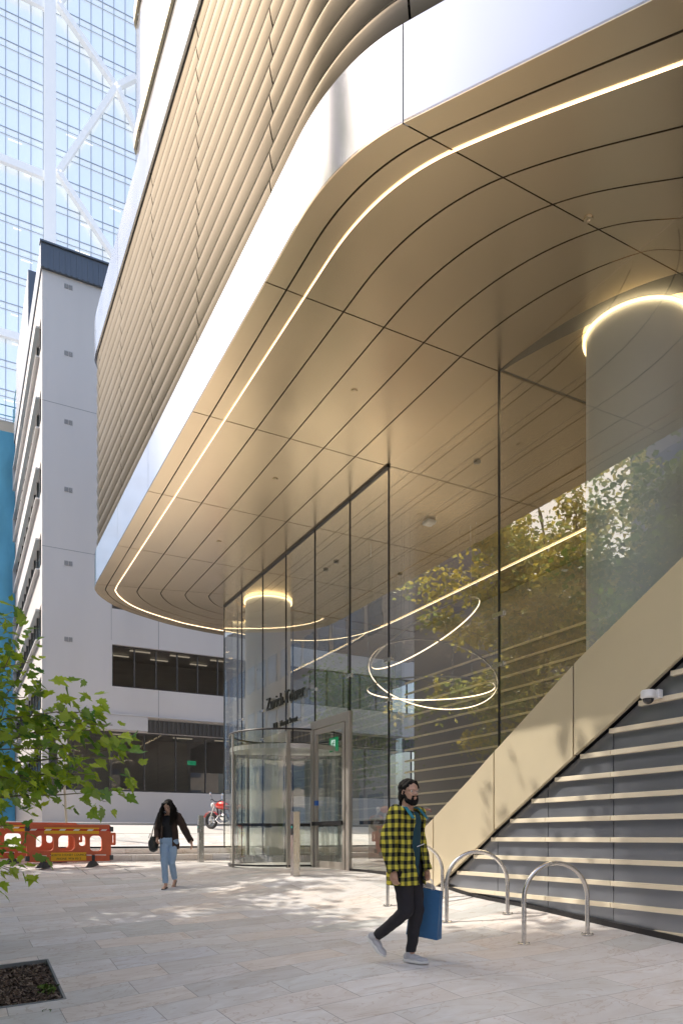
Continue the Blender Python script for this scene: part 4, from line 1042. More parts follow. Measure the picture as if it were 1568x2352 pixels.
# ring chandelier in the lobby
ch=empty('ring_chandelier',(9.5,13.7,3.4)); tag(ch,'three linked glowing ring lights hanging inside the lobby','chandelier')
camR=Vector((CF,-SF,0)); camF=Vector((SF,CF,0))
def ring(cx_,cy_,d,rad,tilt,fwd_up,nwire,lab):
    c=at_d(cx_,cy_,d); u=(camR*math.cos(tilt)+Vector((0,0,math.sin(tilt)))).normalized(); v=(camF*math.cos(fwd_up)+Vector((0,0,math.sin(fwd_up)))); v=(v-u*v.dot(u)).normalized(); nn=u.cross(v).normalized()
    N_=96; P_=[c+u*rad*math.cos(2*math.pi*k/N_)+v*rad*math.sin(2*math.pi*k/N_) for k in range(N_)]
    mb=MB(); 
    vs=[]; 
    for k in range(N_):
        rd=(P_[k]-c).normalized(); vs+=[P_[k]+nn*.015,P_[k]+nn*.015+rd*.012,P_[k]-nn*.015+rd*.012,P_[k]-nn*.015]
    mb.add(vs,sum([[(4*k+j,4*k+j+1,4*((k+1)%N_)+j+1,4*((k+1)%N_)+j) for j in range(3)] for k in range(N_)],[]))
    o=mb.build('ring_frame',M['bronze_post'],ch)
    mb=MB(); mb.add(sum([[P_[k]+nn*.013-(P_[k]-c).normalized()*.004,P_[k]-nn*.013-(P_[k]-c).normalized()*.004] for k in range(N_)],[]),[(2*k,2*k+1,2*((k+1)%N_)+1,2*((k+1)%N_)) for k in range(N_)])
    l=mb.build('ring_light',M['led2'],o)
    mb=MB()
    for k in range(nwire):
        p=P_[int(N_*k/nwire)]; mb.tube([p,(p.x+.03*(c.x-p.x),p.y+.03*(c.y-p.y),S)],.0035,4)
    mb.build('suspension_wire',M['steel'],o)
ring(988,1583,16.4,1.42,R(0),R(1),6,'')
ring(992,1555,16.2,1.44,R(-13),R(-17),6,'')
ring(975,1458,16.6,1.40,R(29),R(-3),6,'')

# exit sign over the swing door
ex=empty('exit_sign',(7.3,13.75,2.0)); tag(ex,'green running man exit sign hanging behind the swing door glass','exit sign')
c=on_x(765,1711,7.35); mb=MB(); mb.box((c.x,c.y-.19,c.z-.14),(c.x+.03,c.y+.19,c.z+.16)); mb.build('sign_box',emis('exit_green',(.01,.30,.12),.75),ex)
q=MB(); X_=c.x-.004
def pl(pts): q.add([(X_,c.y-a*1.15,c.z+b) for a,b in pts],[tuple(range(len(pts)))])
q.add([(X_+.002,c.y+.10,c.z-.09),(X_+.002,c.y-.10,c.z-.09),(X_+.002,c.y-.10,c.z+.11),(X_+.002,c.y+.10,c.z+.11)],[(0,1,2,3)],1)
pl([(.015,.085),(.045,.085),(.045,.06),(.015,.06)]); pl([(-.02,.05),(.03,.055),(.02,-.01),(-.02,-.005)]); pl([(.02,-.01),(.05,-.03),(.045,-.075),(.03,-.075),(.03,-.035),(-.0,-.015)]); pl([(-.02,0),(0,0),(-.03,-.05),(-.07,-.06),(-.07,-.045),(-.04,-.04)]); pl([(-.02,.05),(-.06,.03),(-.065,.0),(-.05,.0),(-.045,.02),(-.01,.035)]); pl([(.03,.05),(.07,.02),(.06,.01),(.02,.03)])
q.build('running_figure',[emis('exit_figure',(.01,.22,.09),.8),emis('exit_white',(.8,1,.9),.85)],ex)
mb=MB(); mb.box((c.x+.01,c.y-.01,c.z+.16),(c.x+.02,c.y+.01,c.z+.42)); mb.build('hanger',M['black'],ex)

# ---- orange plastic barriers
M['orange']=mat('orange_barrier_plastic',(.62,.13,.055),.5,var=.22,vscale=5,rvar=.1); M['rubber']=mat('black_rubber_foot',(.05,.06,.065),.75,var=.2,vscale=10); M['yellow']=mat('yellow_sign',(.85,.48,.02),.5)
M['red']=mat('red_tape',(.55,.02,.03),.5); M['wtape']=mat('white_tape',(.85,.82,.8),.5)
def rr(cu,x0,x1,y0,y1,r_,n=6):
    pts=[]
    for cx_,cy_,a0 in ((x1-r_,y0+r_,-90),(x1-r_,y1-r_,0),(x0+r_,y1-r_,90),(x0+r_,y0+r_,180)):
        for k in range(n+1): a=R(a0+90*k/n); pts.append((cx_+r_*math.cos(a),cy_+r_*math.sin(a)))
    sp=cu.splines.new('POLY'); sp.points.add(len(pts)-1)
    for i,(a,b) in enumerate(pts): sp.points[i].co=(a,b,0,1)
    sp.use_cyclic_u=True
def plate(name,outer,holes,th,mt,parent,M4,bev=.008):
    cu=bpy.data.curves.new(name,'CURVE'); cu.dimensions='2D'; cu.fill_mode='BOTH'; cu.extrude=th/2; cu.bevel_depth=bev; cu.bevel_resolution=1
    for o in outer: rr(cu,*o)
    for h_ in holes: rr(cu,*h_)
    t=bpy.data.objects.new('t',cu); COL.objects.link(t); bpy.context.view_layer.update()
    me=bpy.data.meshes.new_from_object(t.evaluated_get(bpy.context.evaluated_depsgraph_get())); bpy.data.objects.remove(t)
    me.transform(M4); me.materials.clear(); me.materials.append(mt); o=bpy.data.objects.new(name,me); COL.objects.link(o); o.parent=parent; return o
def barrier(p,q,label,sign):
    p=Vector(p); q=Vector(q); d=q-p; d.z=0; L_=1.78; ang=math.atan2(d.y,d.x); c=(p+q)/2; z=g(c.x,c.y)
    e=empty('barrier',(c.x,c.y,z),ang); tag(e,label,'barrier','orange plastic pedestrian barriers')
    F=Matrix(((1,0,0,0),(0,0,-1,0),(0,1,0,0),(0,0,0,1)))
    holes=[(-.72,-.34,.36,.70,.10),(-.26,.10,.36,.70,.10),(.18,.34,.46,.70,.07),(.42,.70,.34,.70,.09)]
    plate('panel',[(-L_/2,L_/2,.13,.93,.05)],holes,.05,M['orange'],e,F)
    for sx in (-1,1):
        plate('hinge_lug',[(sx*L_/2+(0.0 if sx>0 else -.12),sx*L_/2+(.12 if sx>0 else 0),.48,.76,.03)],[(sx*L_/2+(.045 if sx>0 else -.075),sx*L_/2+(.075 if sx>0 else -.045),.53,.71,.012)],.03,M['orange'],e,F,.003)
        for zz in (.20,.84):
            mb=MB(); mb.box((sx*(L_/2+.005)-.03,-.055,zz-.055),(sx*(L_/2+.005)+.05,.055,zz+.055)); o=mb.build('end_clip',M['rubber'],e,bevel=.008); o.matrix_parent_inverse=Matrix.Identity(4)
    for x_ in (-.55,.50):
        mb=MB(); mb.box((x_-.035,-.04,.05),(x_+.035,.04,.26)); vs=[(x_-.06,-.30,0),(x_+.06,-.30,0),(x_+.06,.30,0),(x_-.06,.30,0),(x_-.045,-.06,.13),(x_+.045,-.06,.13),(x_+.045,.06,.13),(x_-.045,.06,.13)]
        a=R(-38)
        vs=[( x_+(v[0]-x_)*math.cos(a)-v[1]*math.sin(a), (v[0]-x_)*math.sin(a)+v[1]*math.cos(a), v[2]) for v in vs]
        mb.add(vs,[(0,3,2,1),(4,5,6,7),(0,1,5,4),(1,2,6,5),(2,3,7,6),(3,0,4,7)]); o=mb.build('foot',M['rubber'],e,bevel=.006); o.matrix_parent_inverse=Matrix.Identity(4)
    mb=MB(); mb.box((-L_/2,-.040,.80),(L_/2,-.0342,.835)); o=mb.build('warning_tape',M['red'],e); o.matrix_parent_inverse=Matrix.Identity(4)
    mb=MB(); 
    for k in range(6): mb.add([(-.85+.3*k,-.0425,.80),(-.73+.3*k,-.0425,.80),(-.69+.3*k,-.0425,.835),(-.81+.3*k,-.0425,.835)],[(0,1,2,3)])
    for k in range(5): mb.add([(-.75+.32*k,-.0375,.255),(-.5+.32*k,-.0375,.25),(-.5+.32*k,-.0375,.268),(-.75+.32*k,-.0375,.272)],[(0,1,2,3)])
    o=mb.build('white_tape_dashes',M['wtape'],e); o.matrix_parent_inverse=Matrix.Identity(4)
    mb=MB(); mb.box((-.55,-.046,.735),(.62,-.0345,.80)); mb.box((-.55,-.0455,.84),(.62,-.0345,.87)); o=mb.build('reflective_strip',M['yellow'],e); o.matrix_parent_inverse=Matrix.Identity(4)
    if sign:
        mb=MB(); mb.box((-.41,-.046,.145),(.34,-.0345,.325)); o=mb.build('council_sign',M['yellow'],e); o.matrix_parent_inverse=Matrix.Identity(4)
        W_=Matrix(((1,0,0,0),(0,0,-1,0),(0,1,0,0),(0,0,0,1)))
        for body,zz,sz in (('NORTH SYDNEY COUNCIL',.25,.064),('PHONE  9936 8512',.167,.064)):
            cu=text3d('sign_text',body,sz,.001,M['text'],None,Matrix.Translation((-.035,-.0475,zz))@W_@Matrix.Identity(4),'CENTER'); cu.parent=e
    return e
pa=on_g(103.5,1995); pb=on_g(217,1989); d=(pb-pa).normalized()
barrier(pa-d*.0,pb+d*.0,'front orange plastic barrier with a yellow council phone sign',True)
o_=Vector((-.25,1.25,0)); barrier(pa+o_-d*.3,pb+o_-d*.3,'rear orange plastic barrier seen through the openings of the front one',False)

# ---- street sign post
p=on_y(155,1889,22.6); z=g(p.x,p.y); e=empty('street_sign',(p.x,p.y,z)); tag(e,'pale post with a tall white arrow sign behind the leafy branch','street sign')
mb=MB(); mb.tube([(p.x,p.y,z-.05),(p.x-.1,p.y,z+1.9)],.035,10); mb.tube([(p.x-.1,p.y,z+1.9),(p.x-.14,p.y,z+3.0)],.03,10); mb.build('post',M['fin_edge'],e)
mb=MB(); a=(p.x-.24,p.y-.06); mb.add([(p.x-.22,p.y-.05,z+1.95),(p.x+.06,p.y-.05,z+1.95),(p.x-.04,p.y-.05,z+3.1),(p.x-.36,p.y-.05,z+3.1),(p.x-.22,p.y-.02,z+1.95),(p.x+.06,p.y-.02,z+1.95),(p.x-.04,p.y-.02,z+3.1),(p.x-.36,p.y-.02,z+3.1)],[(0,1,2,3),(7,6,5,4),(0,4,5,1),(1,5,6,2),(2,6,7,3),(3,7,4,0)]); mb.build('sign_plate',M['white'],e)
mb=MB(); xx=p.x-.15; zz=z+2.5
mb.add([(xx-.05,p.y-.053,zz-.25),(xx-.02,p.y-.053,zz-.25),(xx+.0,p.y-.053,zz+.02),(xx+.05,p.y-.053,zz+.12),(xx+.01,p.y-.053,zz+.12),(xx-.04,p.y-.053,zz+.04)],[(0,1,2,3,4,5)]); mb.add([(xx+.0,p.y-.053,zz+.19),(xx+.11,p.y-.053,zz+.14),(xx+.03,p.y-.053,zz+.04)],[(0,1,2)]); mb.build('arrow',M['text'],e)

# ---- motorcycles
M['tyre']=mat('tyre_rubber',(.025,.025,.027),.8); M['bikered']=mat('red_motorcycle_paint',(.60,.03,.02),.22,coat=.6); M['bikeorange']=mat('orange_motorcycle_paint',(.70,.14,.02),.22,coat=.6); M['chrome']=mat('chrome',(.75,.75,.75),.12,1.0); M['seat']=mat('black_vinyl_seat',(.03,.03,.03),.5)
M['lens']=mat('headlamp_lens',(.8,.8,.8),.05,spec=1)
def motorcycle(x,y,rz,label,paint):
    z=g(x,y); e=empty('motorcycle',(x,y,z),rz); tag(e,label,'motorcycle','motorcycles parked along the upper street')
    def bd(mb,name,mt,par=None):
        o=mb.build(name,mt,None); o.parent=par or e; return o
    for wx in (-.68,.70):
        mb=MB(); n=28; R0=.30; r0=.058; vs=[];fs=[]
        for i in range(n):
            a=2*math.pi*i/n
            for j in range(10): b=2*math.pi*j/10; rr_=R0-r0+r0*math.cos(b)+.0; vs.append((wx+(rr_+.0)*math.cos(a),r0*.85*math.sin(b),.30+rr_*math.sin(a)))
        for i in range(n):
            for j in range(10): fs.append((i*10+j,i*10+(j+1)%10,((i+1)%n)*10+(j+1)%10,((i+1)%n)*10+j))
        mb.add(vs,fs,0,True); wh=bd(mb,'wheel',M['tyre'])
        mb=MB(); mb.lathe([(.20,-.025),(.215,-.025),(.215,.025),(.20,.025)],28,(wx,0,.30),axis='y')
        for k in range(7): a=2*math.pi*k/7; mb.tube([(wx,0,.30),(wx+.205*math.cos(a),0,.30+.205*math.sin(a))],.011,6)
        mb.lathe([(0,-.06),(.04,-.06),(.04,.06),(0,.06)],14,(wx,0,.30),axis='y'); mb.lathe([(.07,-.055),(.13,-.055),(.13,-.048),(.07,-.048)],20,(wx,0,.30),axis='y'); bd(mb,'rim',M['chrome'],wh)
    mb=MB()
    for s_ in (-.09,.09): mb.tube([(.70,s_,.30),(.52,s_,.78),(.47,s_,.92)],.022,8)
    bd(mb,'fork',M['chrome'])
    mb=MB(); mb.tube([(.46,-.36,1.02),(.42,-.26,1.06),(.47,-.08,.98),(.47,.08,.98),(.42,.26,1.06),(.36,.38,1.02)],.014,8); bd(mb,'handlebar',M['black'])
    for s_ in (-1,1):
        mb=MB(); mb.tube([(.43,s_*.25,1.06),(.47,s_*.28,1.22)],.007,6); mb.sphere((.46,s_*.30,1.26),(.02,.055,.04),12,8); bd(mb,'mirror',M['chrome'])
    mb=MB(); mb.sphere((.61,0,.86),(.08,.10,.095),18,12); bd(mb,'headlight',M['lens'])
    mb=MB(); 
    mb.tube([(.47,0,.86),(.25,0,.72),(-.15,0,.68),(-.45,0,.72),(-.62,0,.76)],.03,8); mb.tube([(.45,0,.80),(.30,0,.35),(-.10,0,.28),(-.22,0,.5),(-.15,0,.68)],.028,8); mb.tube([(-.20,.10,.36),(-.68,.10,.30)],.024,8); mb.tube([(-.20,-.10,.36),(-.68,-.10,.30)],.024,8); bd(mb,'frame',M['black'])
    mb=MB(); mb.sphere((.20,0,.84),(.28,.145,.145),22,14); mb.sphere((.05,0,.80),(.22,.12,.12),18,10); bd(mb,'fuel_tank',paint)
    mb=MB(); mb.sphere((-.22,0,.80),(.30,.13,.065),20,10); mb.sphere((-.46,0,.84),(.20,.11,.06),18,10); bd(mb,'seat',M['seat'])
    mb=MB(); mb.sphere((-.66,0,.80),(.17,.10,.05),16,8,); 
    vs=[];fs=[]
    for i in range(10):
        a=R(20+14*i)
        for s_ in (-.07,.07): vs.append((.70+.345*math.cos(a),s_,.30+.345*math.sin(a)))
    mb.add(vs,[(2*i,2*i+1,2*i+3,2*i+2) for i in range(9)],0,True); bd(mb,'mudguard',paint)
    mb=MB(); mb.sphere((.08,0,.42),(.20,.15,.15),16,10); mb.lathe([(0,0),(.10,0),(.11,.05),(.10,.10),(.11,.15),(.09,.22),(0,.22)],16,(.16,0,.46)); mb.sphere((.0,-.16,.38),(.10,.04,.10),14,8); bd(mb,'engine',M['chrome'])
    mb=MB(); mb.tube([(.22,.10,.50),(.36,.13,.34),(.20,.15,.20),(-.25,.17,.24),(-.75,.19,.36)],[.02,.022,.024,.045,.05],10); bd(mb,'exhaust',M['chrome'])
    mb=MB(); mb.tube([(-.05,-.12,.3),(-.02,-.34,.02)],.012,6); bd(mb,'side_stand',M['black'])
    mb=MB(); mb.box((-.86,-.05,.70),(-.82,.05,.76)); bd(mb,'tail_light',M['red'])
    return e
p=on_y(519,1893,24.6); motorcycle(p.x,p.y,R(118),'red motorcycle parked on the street behind the glass corner',M['bikered'])
motorcycle(-1.6,24.3,R(75),'orange motorcycle parked off to the left, mirrored in the lobby glass',M['bikeorange'])
motorcycle(-2.9,24.6,R(70),'red and chrome motorcycle parked farthest left, mirrored in the door glass',M['bikered'])

# ------------------------------------------------------------------ people
def capsule(mb,p,q,r1,r2,n=14,flat=None):
    p=Vector(p);q=Vector(q); d=(q-p); L_=d.length; d=d.normalized() if L_>1e-6 else Vector((0,0,1))
    ref=Vector((0,1,0)) if abs(d.y)<.8 else Vector((1,0,0)); a=d.cross(ref).normalized(); b=a.cross(d).normalized()
    fa,fb=(1,1) if flat is None else flat
    rings=[]
    for k in range(5): t=math.pi/2*(1-k/4); rings.append((p-d*r1*math.sin(t),r1*math.cos(t)))
    for k in range(1,4): rings.append((p+(q-p)*k/4,r1+(r2-r1)*k/4))
    for k in range(5): t=math.pi/2*k/4; rings.append((q+d*r2*math.sin(t),r2*math.cos(t)))
    vs=[];
    for c,r_ in rings:
        r_=max(r_,.0008)
        for j in range(n): t=2*math.pi*j/n; vs.append(c+a*(r_*fa*math.cos(t))+b*(r_*fb*math.sin(t)))
    m=len(rings); fs=[(i*n+j,i*n+(j+1)%n,(i+1)*n+(j+1)%n,(i+1)*n+j) for i in range(m-1) for j in range(n)]
    fs+=[tuple(reversed(range(n))),tuple((m-1)*n+j for j in range(n))]
    mb.add(vs,fs,0,True)
def ell(mb,c,r_,rot=None):
    t=MB(); t.sphere((0,0,0),r_,20,14); rot=rot or Matrix.Identity(3)
    mb.add([rot@Vector(v)+Vector(c) for v in t.v],t.f,0,True)
def remeshed(mb,name,mt,parent,voxel=.008,smooth=6,fold=0,fscale=8,keep=None,seed=0,factor=.5):
    me=bpy.data.meshes.new('tmp'); me.from_pydata(mb.v,[],mb.f); me.update(); o=bpy.data.objects.new('tmp',me); COL.objects.link(o)
    md=o.modifiers.new('r','REMESH'); md.mode='VOXEL'; md.voxel_size=voxel; md.use_smooth_shade=True
    if smooth: ms=o.modifiers.new('s','SMOOTH'); ms.iterations=smooth; ms.factor=factor
    bpy.context.view_layer.update(); res=bpy.data.meshes.new_from_object(o.evaluated_get(bpy.context.evaluated_depsgraph_get())); bpy.data.objects.remove(o)
    n=len(res.vertices); co=np.empty(n*3); res.vertices.foreach_get('co',co); co=co.reshape(-1,3)
    if fold:
        nr=np.empty(n*3); res.vertices.foreach_get('normal',nr); nr=nr.reshape(-1,3); x,y,z=co.T*fscale
        f_=np.sin(z*2.1+1.7*np.sin(x*1.3+seed)+1.2*np.sin(y*1.9))*.5+np.sin(z*4.3+x*2.2+2*np.sin(y*3+seed))*.3+np.sin(x*5+z*1.1+seed*2)*.2
        co+=nr*(f_*fold)[:,None]; res.vertices.foreach_set('co',co.ravel()); res.update()
    if keep is not None:
        bm=bmesh.new(); bm.from_mesh(res); dl=[f for f in bm.faces if not keep(f.calc_center_median())]; bmesh.ops.delete(bm,geom=dl,context='FACES'); bm.to_mesh(res); bm.free()
    res.materials.clear(); res.materials.append(mt); res.polygons.foreach_set('use_smooth',[True]*len(res.polygons)); res.polygons.foreach_set('material_index',[0]*len(res.polygons))
    ob=bpy.data.objects.new(name,res); COL.objects.link(ob); ob.parent=parent; return ob
def hand(mb,w,d,side,curl=.5,palm_n=(1,0,0)):
    """w wrist, d hand direction, palm_n = palm normal"""
    w=Vector(w); d=Vector(d).normalized(); pn=Vector(palm_n); pn=(pn-d*pn.dot(d)).normalized(); s_=d.cross(pn).normalized()*side
    capsule(mb,w,w+d*.045,.024,.028); 
    for k in (-1,0,1): capsule(mb,w+d*.03+s_*k*.017,w+d*.085+s_*k*.022,.017,.015,10)
    for k,L_ in zip((-1.5,-.5,.5,1.5),(.058,.070,.074,.066)):
        a=w+d*.088+s_*k*.0175; dd=(d*math.cos(curl*.5)+pn*math.sin(curl*.5)); b=a+dd*L_*.55; d3=(d*math.cos(curl*1.5)+pn*math.sin(curl*1.5)); c=b+d3*L_*.5
        capsule(mb,a,b,.0095,.0088,8); capsule(mb,b,c,.0088,.0075,8)
    a=w+d*.03+s_*.030; b=a+(d*.7+s_*.55+pn*.4).normalized()*.042; c=b+(d*.95+s_*.1+pn*.3).normalized()*.032; capsule(mb,a,b,.012,.0105,8); capsule(mb,b,c,.0105,.0085,8)
M['skin']=mat('skin',(.50,.30,.21),.5,var=.06,vscale=20); M['skin2']=mat('fair_skin',(.60,.38,.28),.5,var=.06,vscale=20)
M['hair']=mat('black_hair',(.008,.007,.006),.6,spec=.2,var=.4,vscale=60,bump=.6,bscale=90,stretch=(1,1,.2)); M['eye']=mat('eye_dark',(.03,.02,.015),.2); M['eyew']=mat('eye_white',(.7,.68,.65),.3)
def head(mb,c,yaw,pitch,sc=1.0):
    Rm=(Euler((0,0,yaw)).to_matrix()@Euler((pitch,0,0)).to_matrix()); c=Vector(c)
    T=lambda v:c+Rm@(Vector(v)*sc)
    ell(mb,T((0,-.012,.03)),(.078*sc,.097*sc,.092*sc),Rm); ell(mb,T((0,.018,-.022)),(.066*sc,.072*sc,.085*sc),Rm); ell(mb,T((0,.048,-.078)),(.036*sc,.034*sc,.030*sc),Rm)
    for s_ in (-1,1):
        capsule(mb,T((s_*.045,.0,-.055)),T((s_*.018,.055,-.085)),.022*sc,.022*sc); ell(mb,T((s_*.079,-.008,.0)),(.010*sc,.020*sc,.031*sc),Rm); capsule(mb,T((s_*.045,.066,.026)),T((s_*.012,.084,.028)),.011*sc,.010*sc,8); capsule(mb,T((s_*.035,.062,-.018)),T((s_*.045,.045,-.01)),.020*sc,.016*sc,8)
    capsule(mb,T((0,.080,.015)),T((0,.106,-.020)),.0095*sc,.0145*sc,10); capsule(mb,T((-.013,.095,-.026)),T((.013,.095,-.026)),.009*sc,.009*sc,8)
    capsule(mb,T((-.018,.083,-.050)),T((.018,.083,-.050)),.0075*sc,.0075*sc,8); capsule(mb,T((-.015,.082,-.061)),T((.015,.082,-.061)),.0085*sc,.0085*sc,8)
    return T,Rm
def place(e,x,y,rz): e.location=(x,y,g(x,y)+.004); e.rotation_euler=(0,0,rz)

# --- man in the yellow and black checked shirt jacket
def check_mat():
    m=bpy.data.materials.new('yellow_black_check'); m.use_nodes=True; nt=m.node_tree; b=nt.nodes['Principled BSDF']; L=nt.links; N=nt.nodes.new; b.inputs['Roughness'].default_value=.85; b.inputs['Specular IOR Level'].default_value=.2
    tc=N('ShaderNodeTexCoord'); sp=N('ShaderNodeSeparateXYZ'); nz=N('ShaderNodeTexNoise'); nz.inputs['Scale'].default_value=5; va=N('ShaderNodeVectorMath'); va.operation='MULTIPLY_ADD'; va.inputs[1].default_value=(.03,.03,.03); L.new(tc.outputs['Object'],nz.inputs['Vector']); L.new(nz.outputs['Color'],va.inputs[0]); L.new(tc.outputs['Object'],va.inputs[2]); L.new(va.outputs[0],sp.inputs[0])
    def stripe(a,b_,k,ph):
        s=N('ShaderNodeMath'); s.operation='MULTIPLY_ADD'; s.inputs[1].default_value=k; s.inputs[2].default_value=ph; L.new(a,s.inputs[0])
        if b_ is not None:
            s2=N('ShaderNodeMath'); s2.operation='MULTIPLY_ADD'; s2.inputs[1].default_value=-k*.75; L.new(b_,s2.inputs[0]); L.new(s.outputs[0],s2.inputs[2]); s=s2
        f=N('ShaderNodeMath'); f.operation='SINE'; L.new(s.outputs[0],f.inputs[0]); q=N('ShaderNodeMapRange'); q.inputs[1].default_value=-.12; q.inputs[2].default_value=.12; L.new(f.outputs[0],q.inputs[0]); return q
    k=2*math.pi/.076
    s1=stripe(sp.outputs['Y'],sp.outputs['X'],k,.5); s2=stripe(sp.outputs['Z'],None,k,0)
    ad=N('ShaderNodeMath'); ad.operation='ADD'; L.new(s1.outputs[0],ad.inputs[0]); L.new(s2.outputs[0],ad.inputs[1]); dv=N('ShaderNodeMath'); dv.operation='MULTIPLY'; dv.inputs[1].default_value=.5; L.new(ad.outputs[0],dv.inputs[0])
    cr=N('ShaderNodeValToRGB'); e=cr.color_ramp.elements; e[0].color=(.012,.014,.016,1); e[1].color=(.62,.55,.07,1); q=e.new(.5); q.color=(.16,.155,.035,1); L.new(dv.outputs[0],cr.inputs[0]); L.new(cr.outputs[0],b.inputs['Base Color']); return m
man=empty('person'); tag(man,'bearded man walking in a yellow and black checked overshirt','person')
HP=(0,0,.93); SHR=(.185,-.005,1.405); SHL=(-.185,.0,1.405)
ELR=(.245,-.06,1.13); WRR=(.25,.015,.885); ELL=(-.25,-.03,1.13); WRL=(-.27,.05,.885)
HIR=(.085,0,.90); HIL=(-.085,0,.90); KNR=(.085,.045,.50); ANR=(.10,-.27,.245); KNL=(-.08,.055,.50); ANL=(-.07,.0,.095)
b_=MB()
for p,q,r1,r2 in ((HP,(0,0,1.12),.115,.105),((0,0,1.12),(0,.01,1.32),.11,.12),((0,.0,1.38),(0,.012,1.52),.062,.055),((-.13,0,1.38),(.13,0,1.38),.065,.065),(SHR,ELR,.048,.040),(ELR,WRR,.040,.027),(SHL,ELL,.048,.040),(ELL,WRL,.040,.027),(HIR,KNR,.085,.055),(KNR,ANR,.053,.038),(HIL,KNL,.085,.055),(KNL,ANL,.053,.038)): capsule(b_,p,q,r1,r2)
T_,Rm=head(b_,(0,.03,1.605),R(-22),R(0),.98)
hand(b_,WRR,(.02,.12,-1),-1,.9,(-1,0,0)); hand(b_,WRL,(-.02,.1,-1),1,1.5,(1,0,0))
remeshed(b_,'body',M['skin'],man,.0058,5)
for s_ in (-1,1):
    q=MB(); ell(q,T_((s_*.031,.078,.008)),(.0125,.009,.0085),Rm); o=q.build('eye',M['eyew'],None); o.parent=man
    q=MB(); ell(q,T_((s_*.031,.0855,.008)),(.006,.004,.006),Rm); o2=q.build('iris',M['eye'],None); o2.parent=o
q=MB()
for s_ in (-1,1):
    q.tube([T_((s_*.033+.025*math.cos(a),.100,.006+.019*math.sin(a))) for a in [2*math.pi*k/16 for k in range(16)]],.0016,5,closed=True)
    q.tube([T_((s_*.058,.098,.01)),T_((s_*.079,.05,.012)),T_((s_*.082,-.01,.012))],.0016,5)
q.tube([T_((-.009,.101,.010)),T_((.009,.101,.010))],.0016,5); o=q.build('glasses',M['steel'],None); o.parent=man
q=MB(); ell(q,T_((0,-.030,.050)),(.090,.100,.088),Rm); ell(q,T_((0,-.070,-.03)),(.078,.055,.09),Rm); ell(q,T_((0,-.078,-.095)),(.062,.045,.05),Rm)
for s_ in (-1,1): ell(q,T_((s_*.070,-.03,-.005)),(.022,.045,.06),Rm); capsule(q,T_((s_*.03,.055,.095)),T_((s_*.078,.02,.05)),.020,.018)
def khair(c):
    l=Rm.transposed()@(c-Vector((0,.03,1.605))); return not (l.y>.058 and l.z<.072)
remeshed(q,'hair',M['hair'],man,.007,3,.004,60,keep=khair)
q=MB()
for s_ in (-1,1): capsule(q,T_((s_*.066,.005,-.025)),T_((s_*.052,.03,-.075)),.018,.021); capsule(q,T_((s_*.052,.03,-.075)),T_((s_*.015,.062,-.100)),.024,.028); capsule(q,T_((s_*.028,.086,-.045)),T_((s_*.026,.082,-.08)),.009,.016)
capsule(q,T_((-.026,.092,-.038)),T_((.026,.092,-.038)),.007,.007); ell(q,T_((0,.066,-.098)),(.034,.030,.032),Rm)
remeshed(q,'beard',M['hair'],man,.006,2,.003,80)
# t-shirt
q=MB()
for p,r1,z1,r2 in (((0,0,.86),.135,(0,.005,1.1),.132),((0,.005,1.1),.132,(0,.012,1.32),.142)): capsule(q,p,z1,r1,r2,18,(1,.86))
capsule(q,(-.12,0,1.37),(.12,0,1.37),.075,.075); 
M['teal']=mat('dark_teal_shirt',(.012,.055,.075),.85,var=.15,vscale=8)
remeshed(q,'t_shirt',M['teal'],man,.009,5,.0035,9,keep=lambda c:c.z>.815 and not (c.z>1.425))
# overshirt
q=MB()
for p,r1,z1,r2 in (((0,-.008,.74),.203,(0,-.012,1.1),.166),((0,-.012,1.1),.160,(0,-.005,1.32),.165)): capsule(q,p,z1,r1,r2,18,(1.04,.84))
capsule(q,(-.15,-.012,1.375),(.15,-.012,1.375),.083,.083); capsule(q,SHR,ELR,.076,.068); capsule(q,ELR,WRR,.068,.053); capsule(q,SHL,ELL,.076,.068); capsule(q,ELL,WRL,.068,.053)
def kj(c):
    if c.z<.745: return False
    inner=abs(c.x)<.165
    if inner and c.y>.02 and (-.075+.02*math.sin(c.z*9))<c.x<(.060+.02*math.sin(c.z*7)): return False
    if inner and c.z>1.435 and abs(c.x)<.075: return False
    for w,el in ((WRR,ELR),(WRL,ELL)):
        w=Vector(w); d=(w-Vector(el)).normalized()
        if (c-w).length<.09 and (c-w).dot(d)>.018: return False
    return True
jk=remeshed(q,'overshirt',check_mat(),man,.009,4,.011,9,keep=kj,seed=2)
md=jk.modifiers.new('thick','SOLIDIFY'); md.thickness=.006; md.offset=1
q=MB(); 
for s_ in (-1,1): q.bar((s_*.10,-.06,1.475),(s_*.115,.06,1.462),.045,.012); q.bar((s_*.115,.06,1.462),(s_*.125,.150,1.36),.042,.012)
o=q.build('backpack_strap',mat('teal_strap',(.02,.20,.27),.7),None,bevel=.004); o.parent=man
q=MB(); q.bar((.045,.140,1.10),(-.07,.146,1.125),.006,.008); o=q.build('chest_strap',M['wtape'],None); o.parent=man
q=MB(); 
for k in range(3): q.bar((.080,.005+.013*k,1.476-.004*k),(.142,.005+.013*k,1.464-.004*k),.007,.006)
o=q.build('strap_stripes',M['wtape'],None); o.parent=man
